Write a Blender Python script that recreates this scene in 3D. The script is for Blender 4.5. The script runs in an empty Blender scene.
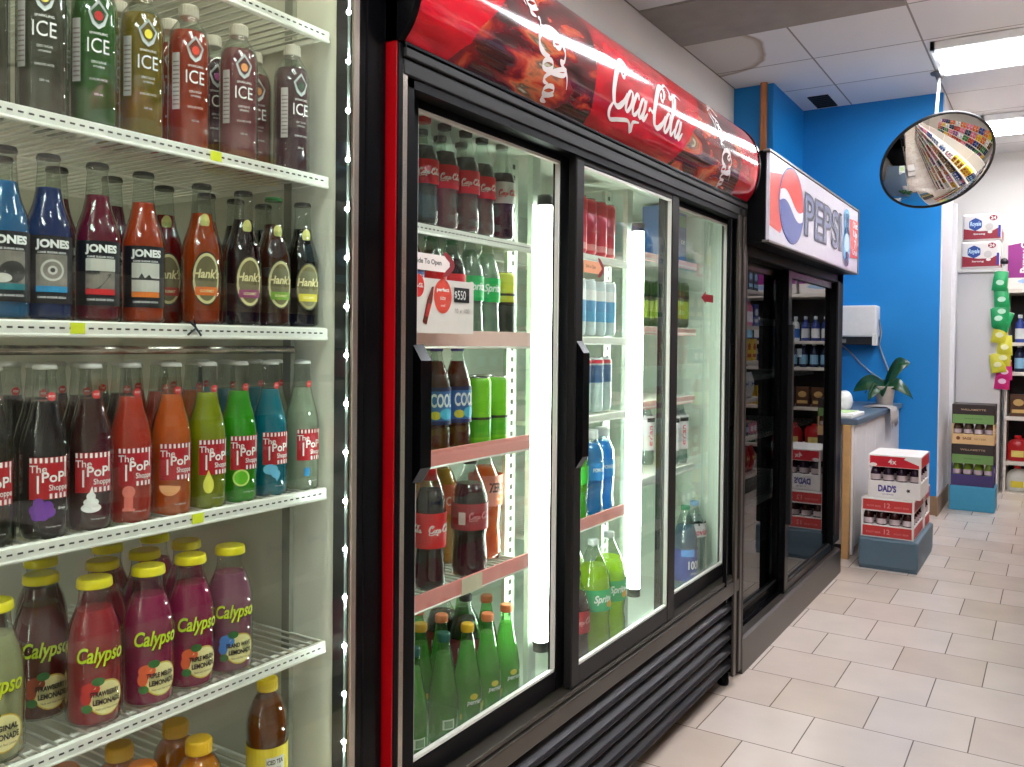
import bpy, bmesh, math, random
from mathutils import Vector, Matrix
PI = math.pi
random.seed(7)
sc = bpy.context.scene
C = sc.collection

# ------------------------------------------------------------------ camera
F_PX, YAW, PITCH, ROLL, PPY, CAM_H = 857.8, .565, .0161, -.01, 356.5, 1.255
fwd = Vector((-math.sin(YAW)*math.cos(PITCH), math.cos(YAW)*math.cos(PITCH), -math.sin(PITCH)))
r0 = Vector((math.cos(YAW), math.sin(YAW), 0)); d0 = fwd.cross(r0)
rr = math.cos(ROLL)*r0 + math.sin(ROLL)*d0; dd = -math.sin(ROLL)*r0 + math.cos(ROLL)*d0
cd = bpy.data.cameras.new('camera'); cam = bpy.data.objects.new('camera', cd); C.objects.link(cam)
cam.matrix_world = Matrix(((rr.x, -dd.x, -fwd.x, 0), (rr.y, -dd.y, -fwd.y, 0), (rr.z, -dd.z, -fwd.z, CAM_H), (0, 0, 0, 1)))
cd.sensor_width = 36; cd.lens = F_PX*36/1024; cd.shift_y = (PPY-383.5)/1024; cd.clip_start = .02
sc.camera = cam
sc.view_settings.view_transform = 'Standard'; sc.view_settings.look = 'None'
sc.view_settings.gamma = 1; sc.view_settings.use_curve_mapping = False
sc.view_settings.exposure = 0.42
w = bpy.data.worlds.new('world'); sc.world = w; w.use_nodes = True
w.node_tree.nodes['Background'].inputs[0].default_value = (.8, .85, 1, 1)
w.node_tree.nodes['Background'].inputs[1].default_value = .15

# ------------------------------------------------------------------ materials
def lin(c):
    return tuple(((x/255)/12.92 if x/255 <= .04045 else ((x/255+.055)/1.055)**2.4) for x in c)+(1,)
_m = {}
def nodes(name):
    m = bpy.data.materials.new(name); m.use_nodes = True
    nt = m.node_tree; return m, nt, nt.nodes, nt.links
def mat(name, rgb, rough=.5, metal=0, var=.06, scale=30, coat=0, bump=0, emit=0, ergb=None, spec=.5):
    if name in _m: return _m[name]
    m, nt, N, L = nodes(name); b = N['Principled BSDF']
    col = lin(rgb)
    b.inputs['Roughness'].default_value = rough; b.inputs['Metallic'].default_value = metal
    b.inputs['Specular IOR Level'].default_value = spec; b.inputs['Coat Weight'].default_value = coat; b.inputs['Coat Roughness'].default_value = .05
    tc = N.new('ShaderNodeTexCoord'); no = N.new('ShaderNodeTexNoise'); no.inputs['Scale'].default_value = scale
    L.new(tc.outputs['Object'], no.inputs['Vector'])
    mx = N.new('ShaderNodeMix'); mx.data_type = 'RGBA'
    L.new(no.outputs['Fac'], mx.inputs['Factor'])
    mx.inputs['A'].default_value = tuple(max(0, c*(1-var)) for c in col[:3])+(1,)
    mx.inputs['B'].default_value = tuple(min(1, c*(1+var)) for c in col[:3])+(1,)
    L.new(mx.outputs['Result'], b.inputs['Base Color'])
    if bump:
        bp = N.new('ShaderNodeBump'); bp.inputs['Strength'].default_value = bump; bp.inputs['Distance'].default_value = .002
        L.new(no.outputs['Fac'], bp.inputs['Height']); L.new(bp.outputs['Normal'], b.inputs['Normal'])
    if emit:
        b.inputs['Emission Color'].default_value = lin(ergb or rgb); b.inputs['Emission Strength'].default_value = emit
    _m[name] = m; return m
def schlick(N, L, f0=.04, ex=5):
    lw = N.new('ShaderNodeLayerWeight'); lw.inputs['Blend'].default_value = .5
    p = N.new('ShaderNodeMath'); p.operation = 'POWER'; L.new(lw.outputs['Facing'], p.inputs[0]); p.inputs[1].default_value = ex
    a = N.new('ShaderNodeMath'); a.operation = 'MULTIPLY_ADD'; L.new(p.outputs[0], a.inputs[0])
    a.inputs[1].default_value = 1-f0; a.inputs[2].default_value = f0
    return a.outputs[0]
def glass(name, tint=(255, 255, 255), f0=.04, rough=0.0, ex=5):
    """clear sheet or thin shell: see-through with a mirror reflection that grows at grazing angles"""
    if name in _m: return _m[name]
    m, nt, N, L = nodes(name); N.remove(N['Principled BSDF']); out = N['Material Output']
    t = N.new('ShaderNodeBsdfTransparent'); t.inputs[0].default_value = lin(tint)
    g = N.new('ShaderNodeBsdfGlossy'); g.inputs['Roughness'].default_value = rough
    mx = N.new('ShaderNodeMixShader'); L.new(schlick(N, L, f0, ex), mx.inputs[0]); L.new(t.outputs[0], mx.inputs[1]); L.new(g.outputs[0], mx.inputs[2])
    L.new(mx.outputs[0], out.inputs[0]); _m[name] = m; return m
def liquid(name, rgb, clear=0.0, trans=.45):
    """drink seen through its bottle: diffuse + translucent + glossy skin"""
    if name in _m: return _m[name]
    m, nt, N, L = nodes(name); N.remove(N['Principled BSDF']); out = N['Material Output']
    tc = N.new('ShaderNodeTexCoord'); no = N.new('ShaderNodeTexNoise'); no.inputs['Scale'].default_value = 18
    L.new(tc.outputs['Object'], no.inputs['Vector'])
    col = lin(rgb); mc = N.new('ShaderNodeMix'); mc.data_type = 'RGBA'; L.new(no.outputs['Fac'], mc.inputs['Factor'])
    mc.inputs['A'].default_value = tuple(c*.86 for c in col[:3])+(1,); mc.inputs['B'].default_value = tuple(min(1, c*1.14) for c in col[:3])+(1,)
    d = N.new('ShaderNodeBsdfDiffuse'); L.new(mc.outputs['Result'], d.inputs[0])
    t = N.new('ShaderNodeBsdfTranslucent'); L.new(mc.outputs['Result'], t.inputs[0])
    a = N.new('ShaderNodeMixShader'); a.inputs[0].default_value = trans; L.new(d.outputs[0], a.inputs[1]); L.new(t.outputs[0], a.inputs[2])
    s = a
    if clear:
        tr = N.new('ShaderNodeBsdfTransparent'); tr.inputs[0].default_value = tuple(min(1, c**.5) for c in col[:3])+(1,)
        s = N.new('ShaderNodeMixShader'); s.inputs[0].default_value = clear; L.new(a.outputs[0], s.inputs[1]); L.new(tr.outputs[0], s.inputs[2])
    g = N.new('ShaderNodeBsdfGlossy'); g.inputs['Roughness'].default_value = .08
    mx = N.new('ShaderNodeMixShader'); L.new(schlick(N, L, .04), mx.inputs[0]); L.new(s.outputs[0], mx.inputs[1]); L.new(g.outputs[0], mx.inputs[2])
    L.new(mx.outputs[0], out.inputs[0]); _m[name] = m; return m
def emis(name, rgb, s):
    if name in _m: return _m[name]
    m, nt, N, L = nodes(name); N.remove(N['Principled BSDF']); e = N.new('ShaderNodeEmission')
    e.inputs[0].default_value = lin(rgb); e.inputs[1].default_value = s; L.new(e.outputs[0], N['Material Output'].inputs[0]); _m[name] = m; return m

WHITE = mat('white_plastic', (232, 230, 222), .35)
WIRE = mat('white_coated_wire', (236, 234, 224), .35)
LINER = mat('cooler_liner', (212, 209, 194), .45, scale=6)
LINERW = mat('white_cooler_liner', (214, 226, 212), .4, scale=6)
BLACK = mat('black_powder_coat', (9, 9, 11), .36, scale=12, spec=.08)
BLACKG = mat('gloss_black_trim', (8, 8, 10), .2, spec=.12)
DGREY = mat('dark_grey_aluminium', (34, 33, 32), .38, .08, spec=.15)
BROWNG = mat('bronze_grey_aluminium', (64, 58, 51), .32, .4)
STEEL = mat('brushed_steel', (186, 178, 166), .25, .9)
RED = mat('red_enamel', (160, 6, 14), .25)
PANE = glass('door_glass', (246, 250, 247), .04)
CLEAR = glass('clear_bottle_glass', (240, 244, 240), .07, ex=3.4)
CLEARP = glass('clear_plastic', (240, 246, 242), .08, ex=3)
GREENP = glass('green_plastic', (196, 236, 186), .08, ex=3)
LETW = mat('white_ink', (240, 240, 236), .5)
LETK = mat('black_ink', (18, 18, 20), .5)
PINK = mat('pink_price_strip', (232, 150, 142), .4)
SLOT = mat('dark_slot', (60, 58, 52), .7)
YEL = mat('yellow_sticker', (225, 232, 40), .5)

# ------------------------------------------------------------------ mesh builder
class MB:
    def __init__(s): s.v = []; s.f = []; s.mi = []; s.sm = []
    def add(s, vs, fs, mi=0, smooth=False):
        o = len(s.v); s.v += [tuple(p) for p in vs]
        for q in fs: s.f.append([i+o for i in q]); s.mi.append(mi); s.sm.append(smooth)
        return s
    def box(s, x0, y0, z0, x1, y1, z1, mi=0, bev=0, M=None):
        if bev:
            bm = bmesh.new(); bmesh.ops.create_cube(bm, size=1)
            for v in bm.verts: v.co = Vector((x0+(x1-x0)*(v.co.x+.5), y0+(y1-y0)*(v.co.y+.5), z0+(z1-z0)*(v.co.z+.5)))
            bmesh.ops.bevel(bm, geom=bm.edges[:], offset=bev, segments=2, affect='EDGES', profile=.5)
            bm.verts.index_update(); vs = [v.co.copy() for v in bm.verts]; fs = [[v.index for v in f.verts] for f in bm.faces]; bm.free()
        else:
            vs = [Vector(p) for p in ((x0,y0,z0),(x1,y0,z0),(x1,y1,z0),(x0,y1,z0),(x0,y0,z1),(x1,y0,z1),(x1,y1,z1),(x0,y1,z1))]
            fs = [(0,3,2,1),(4,5,6,7),(0,1,5,4),(1,2,6,5),(2,3,7,6),(3,0,4,7)]
        if M is not None: vs = [M @ v for v in vs]
        return s.add(vs, fs, mi)
    def lathe(s, prof, seg=20, mi=0, cx=0, cy=0, z0=0, caps=(1, 1), a0=0, a1=2*PI, smooth=True, M=None, sx=1, sy=1):
        full = abs(a1-a0-2*PI) < 1e-6; n = seg if full else seg+1; vs = []; fs = []
        for r, z in prof:
            for k in range(n):
                a = a0+(a1-a0)*k/seg; vs.append(Vector((cx+r*math.cos(a)*sx, cy+r*math.sin(a)*sy, z0+z)))
        for j in range(len(prof)-1):
            for k in range(seg):
                k2 = (k+1) % n; fs.append((j*n+k, j*n+k2, (j+1)*n+k2, (j+1)*n+k))
        if M is not None: vs = [M @ v for v in vs]
        s.add(vs, fs, mi, smooth)
        o = len(s.v)-len(vs)
        if full and caps[0]: s.f.append([o+k for k in range(n)][::-1]); s.mi.append(mi); s.sm.append(False)
        if full and caps[1]: s.f.append([o+(len(prof)-1)*n+k for k in range(n)]); s.mi.append(mi); s.sm.append(False)
        return s
    def tube(s, pts, r, seg=8, mi=0, caps=True):
        pts = [Vector(p) for p in pts]; rings = []; up = Vector((0, 0, 1))
        for i, p in enumerate(pts):
            t = (pts[min(i+1, len(pts)-1)]-pts[max(i-1, 0)]).normalized()
            a = t.cross(up)
            if a.length < .05: a = t.cross(Vector((1, 0, 0)))
            a.normalize(); b = t.cross(a); rad = r[i] if isinstance(r, (list, tuple)) else r
            rings.append([p+(a*math.cos(2*PI*k/seg)+b*math.sin(2*PI*k/seg))*rad for k in range(seg)])
        vs = [q for g in rings for q in g]
        fs = [(i*seg+k, i*seg+(k+1) % seg, (i+1)*seg+(k+1) % seg, (i+1)*seg+k) for i in range(len(pts)-1) for k in range(seg)]
        s.add(vs, fs, mi, True)
        if caps:
            o = len(s.v)-len(vs)
            s.f.append([o+k for k in range(seg)]); s.mi.append(mi); s.sm.append(False)
            s.f.append([o+(len(pts)-1)*seg+k for k in range(seg)][::-1]); s.mi.append(mi); s.sm.append(False)
        return s
    def prism(s, outline, fn, mi=0, smooth=False):
        """outline of 2D points; fn(u, v, side) gives the 3D point on side 0 / 1"""
        n = len(outline); vs = [fn(u, v, 0) for u, v in outline]+[fn(u, v, 1) for u, v in outline]
        fs = [list(range(n))[::-1], list(range(n, 2*n))]+[(k, (k+1) % n, n+(k+1) % n, n+k) for k in range(n)]
        return s.add(vs, fs, mi, smooth)
    def flat(s, shapes, fn, mi=0):
        for vs, fs in shapes: s.add([fn(u, v) for u, v in vs], fs, mi)
        return s
    def build(s, name, mats, parent=None, loc=(0, 0, 0), org=None, rot=0, bevel=0):
        if org is not None: o3 = Vector(org); vs = [Vector(p)-o3 for p in s.v]
        else: vs = s.v
        me = bpy.data.meshes.new(name); me.from_pydata([tuple(p) for p in vs], [], s.f)
        for m in (mats if isinstance(mats, (list, tuple)) else [mats]): me.materials.append(m)
        me.polygons.foreach_set('material_index', s.mi); me.polygons.foreach_set('use_smooth', s.sm); me.update()
        o = bpy.data.objects.new(name, me); C.objects.link(o); o.location = loc; o.rotation_euler = (0, 0, rot)
        if parent: o.parent = parent
        return o
def tag(o, label=None, cat=None, group=None, kind=None):
    if label: o['label'] = label
    if cat: o['category'] = cat
    if group: o['group'] = group
    if kind: o['kind'] = kind
    return o
def thing(name, label, cat, loc=(0, 0, 0), rot=0, group=None):
    o = bpy.data.objects.new(name, None); C.objects.link(o); o.location = loc; o.rotation_euler = (0, 0, rot)
    o.empty_display_size = .05
    return tag(o, label, cat, group)
def kids(o): return [c for c in bpy.data.objects if c.parent == o]
def struct(mb, name, m, label, cat): return tag(mb.build(name, m), label, cat, kind='structure')

# ------------------------------------------------------------------ flat lettering and shapes
_tx = {}
def text(s_, h=None, w=None, bold=0, shear=0, space=1, x=0, y=0):
    """text as flat polygons centred on x, y; h is the height of its box"""
    key = (s_, bold, shear, space)
    if key not in _tx:
        cu = bpy.data.curves.new('t', 'FONT'); cu.body = s_; cu.offset = bold; cu.shear = shear; cu.space_character = space
        cu.resolution_u = 3; ob = bpy.data.objects.new('t', cu); C.objects.link(ob)
        dg = bpy.context.evaluated_depsgraph_get(); me = ob.evaluated_get(dg).to_mesh()
        vs = [(v.co.x, v.co.y) for v in me.vertices]; fs = [list(p.vertices) for p in me.polygons]
        ob.evaluated_get(dg).to_mesh_clear(); bpy.data.objects.remove(ob); bpy.data.curves.remove(cu)
        x0 = min(p[0] for p in vs); x1 = max(p[0] for p in vs); y0 = min(p[1] for p in vs); y1 = max(p[1] for p in vs)
        _tx[key] = ([((p[0]-(x0+x1)/2)/(y1-y0), (p[1]-(y0+y1)/2)/(y1-y0)) for p in vs], fs, (x1-x0)/(y1-y0))
    vs, fs, asp = _tx[key]
    if h is None: h = w/asp
    if w is None: w = h*asp
    return ([(x+p[0]*w/asp, y+p[1]*h) for p in vs], fs)
def rect(x0, y0, x1, y1, nx=1):
    vs = []; fs = []
    for i in range(nx+1):
        u = x0+(x1-x0)*i/nx; vs += [(u, y0), (u, y1)]
    for i in range(nx): fs.append((2*i, 2*i+2, 2*i+3, 2*i+1))
    return (vs, fs)
def ell(cx, cy, rx, ry, n=24, a0=0, a1=2*PI):
    k = n if a1-a0 > 6.28 else n+1
    vs = [(cx, cy)]+[(cx+rx*math.cos(a0+(a1-a0)*i/n), cy+ry*math.sin(a0+(a1-a0)*i/n)) for i in range(k)]
    fs = [(0, 1+i, 1+(i+1) % k) for i in range(n)]
    return (vs, fs)
def poly(pts): return (list(pts), [tuple(range(len(pts)))])
def smooth_path(P, n=6):
    out = []
    for i in range(len(P)-1):
        a = P[max(i-1, 0)]; b = P[i]; c = P[i+1]; d = P[min(i+2, len(P)-1)]
        for k in range(n):
            t = k/n
            out.append(tuple(.5*((2*b[j])+(-a[j]+c[j])*t+(2*a[j]-5*b[j]+4*c[j]-d[j])*t*t+(-a[j]+3*b[j]-3*c[j]+d[j])*t**3) for j in (0, 1)))
    out.append(P[-1]); return out
def stroke(P, wd, pen=.9, thin=.35, n=6):
    """a pen stroke as a ribbon whose width follows its direction"""
    Q = smooth_path(P, n); vs = []; fs = []; m = len(Q)
    for i, p in enumerate(Q):
        a = Q[max(i-1, 0)]; b = Q[min(i+1, m-1)]; dx, dy = b[0]-a[0], b[1]-a[1]; l = math.hypot(dx, dy) or 1; dx /= l; dy /= l
        ang = math.atan2(dy, dx); wv = wd*(thin+(1-thin)*abs(math.sin(ang-(-.35))))*.5
        e = min(1, .35+4*min(i, m-1-i)/m); wv *= e
        vs += [(p[0]-dy*wv, p[1]+dx*wv), (p[0]+dy*wv, p[1]-dx*wv)]
    for i in range(m-1): fs.append((2*i, 2*i+1, 2*i+3, 2*i+2))
    return (vs, fs)
def oval_path(cx, cy, rx, ry, a0=1.2, turns=1.12, sl=.25):
    return [(cx+rx*math.cos(a0+2*PI*turns*i/12)+sl*ry*math.sin(a0+2*PI*turns*i/12), cy+ry*math.sin(a0+2*PI*turns*i/12)) for i in range(13)]
def cola_script(W=1.0, x=0, y=0, rot=0, only=None, wd=.1):
    S = []
    def cap(ox, tail):
        S.append((ox, stroke([(ox+.60, .72), (ox+.68, .88), (ox+.58, 1.0), (ox+.38, .93), (ox+.17, .66), (ox+.08, .34), (ox+.17, .08), (ox+.38, .02), (ox+.60, .16), (ox+.72, .36)], wd*1.5)))
        S.append((ox, stroke([(ox+.60, .72), (ox+.50, .64), (ox+.44, .74), (ox+.52, .84)], wd*.8)))
        if tail == 1: S.append((ox, stroke([(ox+.17, .08), (ox+.05, -.12), (ox+.20, -.28), (ox+.55, -.22), (ox+1.0, -.16), (ox+1.25, -.34), (ox+1.22, -.14), (ox+1.5, -.08)], wd*1.1)))
        if tail == 2: S.append((ox, stroke([(ox+.58, 1.0), (ox+.85, 1.12), (ox+1.05, .98), (ox+1.0, .82), (ox+1.4, 1.02), (ox+1.75, .98)], wd*.9)))
    def o_(ox): S.append((ox, stroke(oval_path(ox, .24, .125, .22), wd)))
    def c_(ox): S.append((ox, stroke([(ox+.13, .36), (ox+.10, .46), (ox-.02, .42), (ox-.12, .20), (ox-.06, .03), (ox+.08, .06), (ox+.20, .22)], wd)))
    def a_(ox):
        S.append((ox, stroke(oval_path(ox, .24, .115, .21), wd)))
        S.append((ox, stroke([(ox+.21, .46), (ox+.12, .2), (ox+.10, .05), (ox+.18, .03), (ox+.32, .2)], wd)))
    cap(0, 1); o_(.86); c_(1.18); a_(1.52)
    S.append((1.8, stroke([(1.86, .26), (1.95, .32), (2.06, .28), (2.14, .34)], wd*.9)))
    cap(2.1, 2); o_(2.98)
    S.append((3.2, stroke([(3.12, .14), (3.32, .55), (3.46, .9), (3.38, 1.0), (3.28, .8), (3.2, .3), (3.24, .05), (3.34, .06), (3.44, .2)], wd)))
    a_(3.62)
    k = W/3.95; out = []; c, s_ = math.cos(rot), math.sin(rot)
    for ox, (vs, fs) in S:
        if only and not (only[0] <= ox < only[1]): continue
        out.append(([(x+((u-1.97)*c-(v-.42)*s_)*k, y+((u-1.97)*s_+(v-.42)*c)*k) for u, v in vs], fs))
    return out
def star(cx, cy, r, n=8, q=.75): return poly([(cx+r*(1 if i % 2 else q)*math.cos(PI*i/n), cy+r*(1 if i % 2 else q)*math.sin(PI*i/n)) for i in range(2*n)])
def onx(X, cy=0, cz=0): return lambda u, v: (X, cy+u, cz+v)       # on a face looking to +X
def ony(Y, cx=0, cz=0): return lambda u, v: (cx+u, Y, cz+v)       # on a face looking to -Y
def oncyl(r, z0=0, turn=0): return lambda u, v: (r*math.cos(turn+u/r), r*math.sin(turn+u/r), z0+v)

# ------------------------------------------------------------------ the room
def floor_mat():
    m, nt, N, L = nodes('floor_tiles'); b = N['Principled BSDF']; tc = N.new('ShaderNodeTexCoord')
    mp = N.new('ShaderNodeMapping'); mp.inputs['Location'].default_value = (.362+.305*20+.1525, -3.29+.305*40, 0)
    L.new(tc.outputs['Object'], mp.inputs[0]); br = N.new('ShaderNodeTexBrick'); L.new(mp.outputs[0], br.inputs[0])
    br.inputs['Scale'].default_value = 1; br.inputs['Brick Width'].default_value = .305; br.inputs['Row Height'].default_value = .305
    br.inputs['Mortar Size'].default_value = .0022; br.inputs['Mortar Smooth'].default_value = .3; br.offset = .5; br.inputs['Bias'].default_value = -.2
    br.inputs['Color1'].default_value = lin((228, 212, 200)); br.inputs['Color2'].default_value = lin((213, 193, 176)); br.inputs['Mortar'].default_value = lin((122, 106, 92))
    no = N.new('ShaderNodeTexNoise'); no.inputs['Scale'].default_value = 5; no.inputs['Detail'].default_value = 8; L.new(tc.outputs['Object'], no.inputs[0])
    mx = N.new('ShaderNodeMix'); mx.data_type = 'RGBA'; mx.blend_type = 'MULTIPLY'; mx.inputs['Factor'].default_value = .22
    L.new(br.outputs['Color'], mx.inputs['A']); L.new(no.outputs['Fac'], mx.inputs['B']); L.new(mx.outputs['Result'], b.inputs['Base Color'])
    b.inputs['Roughness'].default_value = .22
    bp = N.new('ShaderNodeBump'); bp.inputs['Strength'].default_value = .3; bp.inputs['Distance'].default_value = .002; bp.invert = True
    L.new(br.outputs['Fac'], bp.inputs['Height']); L.new(bp.outputs[0], b.inputs['Normal']); return m
def ceil_mat():
    m, nt, N, L = nodes('ceiling_tiles'); b = N['Principled BSDF']; tc = N.new('ShaderNodeTexCoord')
    mp = N.new('ShaderNodeMapping'); mp.inputs['Location'].default_value = (2.03+.652*10, -5.166+.662*20, 0)
    L.new(tc.outputs['Object'], mp.inputs[0]); br = N.new('ShaderNodeTexBrick'); L.new(mp.outputs[0], br.inputs[0])
    br.inputs['Scale'].default_value = 1; br.inputs['Brick Width'].default_value = .652; br.inputs['Row Height'].default_value = .662
    br.inputs['Mortar Size'].default_value = .006; br.offset = 0; br.inputs['Mortar Smooth'].default_value = .1
    br.inputs['Color1'].default_value = lin((236, 232, 230)); br.inputs['Color2'].default_value = lin((228, 224, 223)); br.inputs['Mortar'].default_value = lin((150, 140, 132))
    no = N.new('ShaderNodeTexNoise'); no.inputs['Scale'].default_value = 60; no.inputs['Detail'].default_value = 6; L.new(tc.outputs['Object'], no.inputs[0])
    # water stain: a brown ring round a point of one tile
    sx = N.new('ShaderNodeVectorMath'); sx.operation = 'DISTANCE'; L.new(tc.outputs['Object'], sx.inputs[0]); sx.inputs[1].default_value = (-2.06, 5.42, 3.14)
    n2 = N.new('ShaderNodeTexNoise'); n2.inputs['Scale'].default_value = 3; L.new(tc.outputs['Object'], n2.inputs[0])
    ad = N.new('ShaderNodeMath'); ad.operation = 'MULTIPLY_ADD'; L.new(n2.outputs['Fac'], ad.inputs[0]); ad.inputs[1].default_value = .12; L.new(sx.outputs['Value'], ad.inputs[2])
    rp = N.new('ShaderNodeValToRGB'); L.new(ad.outputs[0], rp.inputs[0]); e = rp.color_ramp.elements
    e[0].position = 0; e[0].color = (.86, .82, .76, 1); e[1].position = .50; e[1].color = (.80, .74, .66, 1)
    a = rp.color_ramp.elements.new(.54); a.color = (.45, .34, .22, 1); a = rp.color_ramp.elements.new(.56); a.color = (1, 1, 1, 1)
    mx = N.new('ShaderNodeMix'); mx.data_type = 'RGBA'; mx.blend_type = 'MULTIPLY'; mx.inputs['Factor'].default_value = .9
    L.new(br.outputs['Color'], mx.inputs['A']); L.new(rp.outputs[0], mx.inputs['B']); L.new(mx.outputs['Result'], b.inputs['Base Color'])
    b.inputs['Roughness'].default_value = .85
    bp = N.new('ShaderNodeBump'); bp.inputs['Strength'].default_value = .3; bp.inputs['Distance'].default_value = .002
    L.new(no.outputs['Fac'], bp.inputs['Height']); L.new(bp.outputs[0], b.inputs['Normal']); return m
CZ = 3.14
struct(MB().box(-2.3, -3.6, -.1, 4.2, 9.8, 0), 'floor', floor_mat(), 'beige square floor tiles laid in staggered rows', 'floor')
struct(MB().box(-2.3, -3.6, CZ, 4.2, 9.8, CZ+.1), 'ceiling', ceil_mat(), 'white suspended ceiling of square tiles with a water stain', 'ceiling')
OFFW = mat('off_white_wall_paint', (228, 222, 214), .6, scale=3, var=.03)
BLUE = mat('bright_blue_wall_paint', (0, 124, 196), .5, scale=4, var=.05)
GREYT = mat('stained_grey_ceiling_panel', (158, 148, 140), .9, scale=7, var=.18, bump=.4)
struct(MB().box(-2.2, -3.5, 0, -2.035, 6.23, CZ), 'wall_left', OFFW, 'off-white side wall above the red cooler canopy', 'wall')
mb = MB(); mb.box(-2.2, 6.23, 0, -1.745, 7.09, CZ); mb.box(-2.2, 7.09, 0, -.735, 7.83, CZ)
struct(mb, 'wall_back', BLUE, 'bright blue wall behind the counter and mirror', 'wall')
struct(MB().box(-2.2, 7.83, 0, -2.0, 9.57, CZ), 'wall_store_room', OFFW, 'off-white wall beyond the blue wall', 'wall')
struct(MB().box(-2.2, 9.57, 0, 4.1, 9.7, CZ), 'wall_far', OFFW, 'off-white far wall behind the shelving with paper packs', 'wall')
struct(MB().box(4.0, -3.5, 0, 4.1, 9.57, CZ), 'wall_right', OFFW, 'off-white wall on the right side of the shop', 'wall')
struct(MB().box(-2.2, -3.6, 0, 4.1, -3.5, CZ), 'wall_rear', OFFW, 'off-white wall at the rear of the shop', 'wall')
struct(MB().box(-2.03, 4.51, CZ-.008, -.727, 5.162, CZ), 'trim_1', GREYT, 'dark grey stained ceiling panel beside the white wall', 'ceiling panel')
mb = MB(); mb.box(-.735, 7.03, .0, -.72, 7.84, .14); mb.box(-1.7, 7.075, 0, -.72, 7.09, .14)
struct(mb, 'baseboard_back', mat('brown_vinyl_base', (142, 112, 84), .5, var=.2, scale=10), 'worn brown baseboard round the end of the blue wall', 'baseboard')
mb = MB(); mb.box(-.735, 7.095, .14, -.727, 7.84, CZ); mb.box(-.735, 7.80, 0, -.695, 7.86, 2.42, bev=.006)
struct(mb, 'trim_2', mat('white_gloss_trim', (222, 220, 222), .35), 'white corner board and door jamb at the end of the blue wall', 'trim')
mb = MB(); mb.box(-2.05, 6.21, 3.09, -1.74, 6.235, 3.14)
# ceiling vent
t = thing('ceiling_vent', 'small black square vent in the white ceiling near the blue wall', 'vent', (-1.55, 6.88, CZ-.001))
MB().box(-.075, -.17, -.006, .075, .17, 0).build('vent_opening', mat('vent_black', (12, 12, 12), .8), t)
mb = MB()
for k in range(7): mb.box(-.072, -.165+k*.05, -.012, .072, -.155+k*.05, -.004)
mb.build('vent_slat', mat('vent_grey', (40, 40, 42), .6), t)
# copper pipe
mb = MB(); mb.tube([(0, 0, 0), (0, 0, 3.14)], .026, 12)
tag(mb.build('copper_pipe', mat('copper', (186, 120, 76), .35, .6, var=.25, scale=8), loc=(-1.805, 6.195, 0)), 'vertical copper pipe in the corner of the blue wall behind the two coolers', 'pipe')

# ceiling lights
TUBE = emis('fluorescent_tube', (246, 249, 255), 24)
FRAME = mat('white_light_frame', (240, 240, 240), .4)
def troffer(x0, y0, x1, y1, label, group=None):
    t = thing('ceiling_light', label, 'light', ((x0+x1)/2, (y0+y1)/2, CZ), 0, group)
    a, b = (x1-x0)/2, (y1-y0)/2; mb = MB()
    for q in ((-a, -b, a, -b+.03), (-a, b-.03, a, b), (-a, -b, -a+.025, b), (a-.025, -b, a, b)): mb.box(q[0], q[1], -.05, q[2], q[3], 0)
    mb.box(-a, -b, -.004, a, b, 0); mb.build('light_frame', FRAME, t)
    for s in (-1, 1):
        m = MB(); m.box(-a+.028, s*b*.50-b*.24, -.065, a-.028, s*b*.50+b*.24, -.012, bev=.010); m.build('lamp_tube', TUBE, t)
    return t
troffer(-.69, 5.88, .62, 6.51, 'white twin-tube ceiling light beside the convex mirror')
troffer(-.55, 7.95, .76, 8.58, 'white ceiling light beyond the convex mirror')
for y in (-2.0, .0, 1.95, 3.9): troffer(-.35, y, .95, y+.63, 'white ceiling light over the aisle in front of the coolers', 'aisle ceiling lights')

# ------------------------------------------------------------------ drinks
def copy_tree(o, parent=None):
    c = o.copy(); C.objects.link(c); c.parent = parent
    for ch in o.children: copy_tree(ch, c)
    return c
_proto = {}
def place(key, maker, loc, rot, label, group=None):
    """the first one of a kind is built, every further one copies the thing and its parts"""
    if key not in _proto: o = _proto[key] = maker()
    else: o = copy_tree(_proto[key])
    o.location = loc; o.rotation_euler = (0, 0, rot); o['label'] = label
    if group: o['group'] = group
    return o
def scaled(decals, k, cx, cy): return [([([(cx+(p[0]-cx)*k, cy+(p[1]-cy)*k) for p in vs], fs) for vs, fs in sh], m) for sh, m in decals]
def label_part(r, decals, root, nm='label', z0=0):
    """decals: list of (shapes, material); each lies a hair above the one before"""
    mb = MB(); mats = []
    for i, (shapes, m) in enumerate(decals):
        if m not in mats: mats.append(m)
        mb.flat(shapes, oncyl(r+.0004+.0003*i, z0), mats.index(m))
    return mb.build(nm, mats, root)
def body(prof, fill, liq, shell, root, seg=20, inner=.93):
    MB().lathe(prof, seg).build('glass_body' if shell is CLEAR else 'bottle_body', shell, root)
    if liq:
        ip = []
        for r, z in prof:
            if z >= fill:
                r0_, z0_ = ip[-1]; zp = [p for p in prof if p[1] < fill][-1]; t = (fill-zp[1])/max(1e-6, z-zp[1])
                ip.append(((zp[0]+(r-zp[0])*t)*inner, fill)); break
            ip.append((max(.001, r*inner), z+.002 if z < .01 else z))
        MB().lathe(ip, seg).build('drink', liq, root)
def crown(root, z, m, r=.0145):
    mb = MB(); n = 21
    mb.lathe([(r*1.06, 0), (r*1.03, .003), (r*.95, .006), (r*.6, .0072)], n*2); 
    for i in range(len(mb.v)//(n*2)*0): pass
    mb.build('crown_cap', m, root, (0, 0, z))
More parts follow.
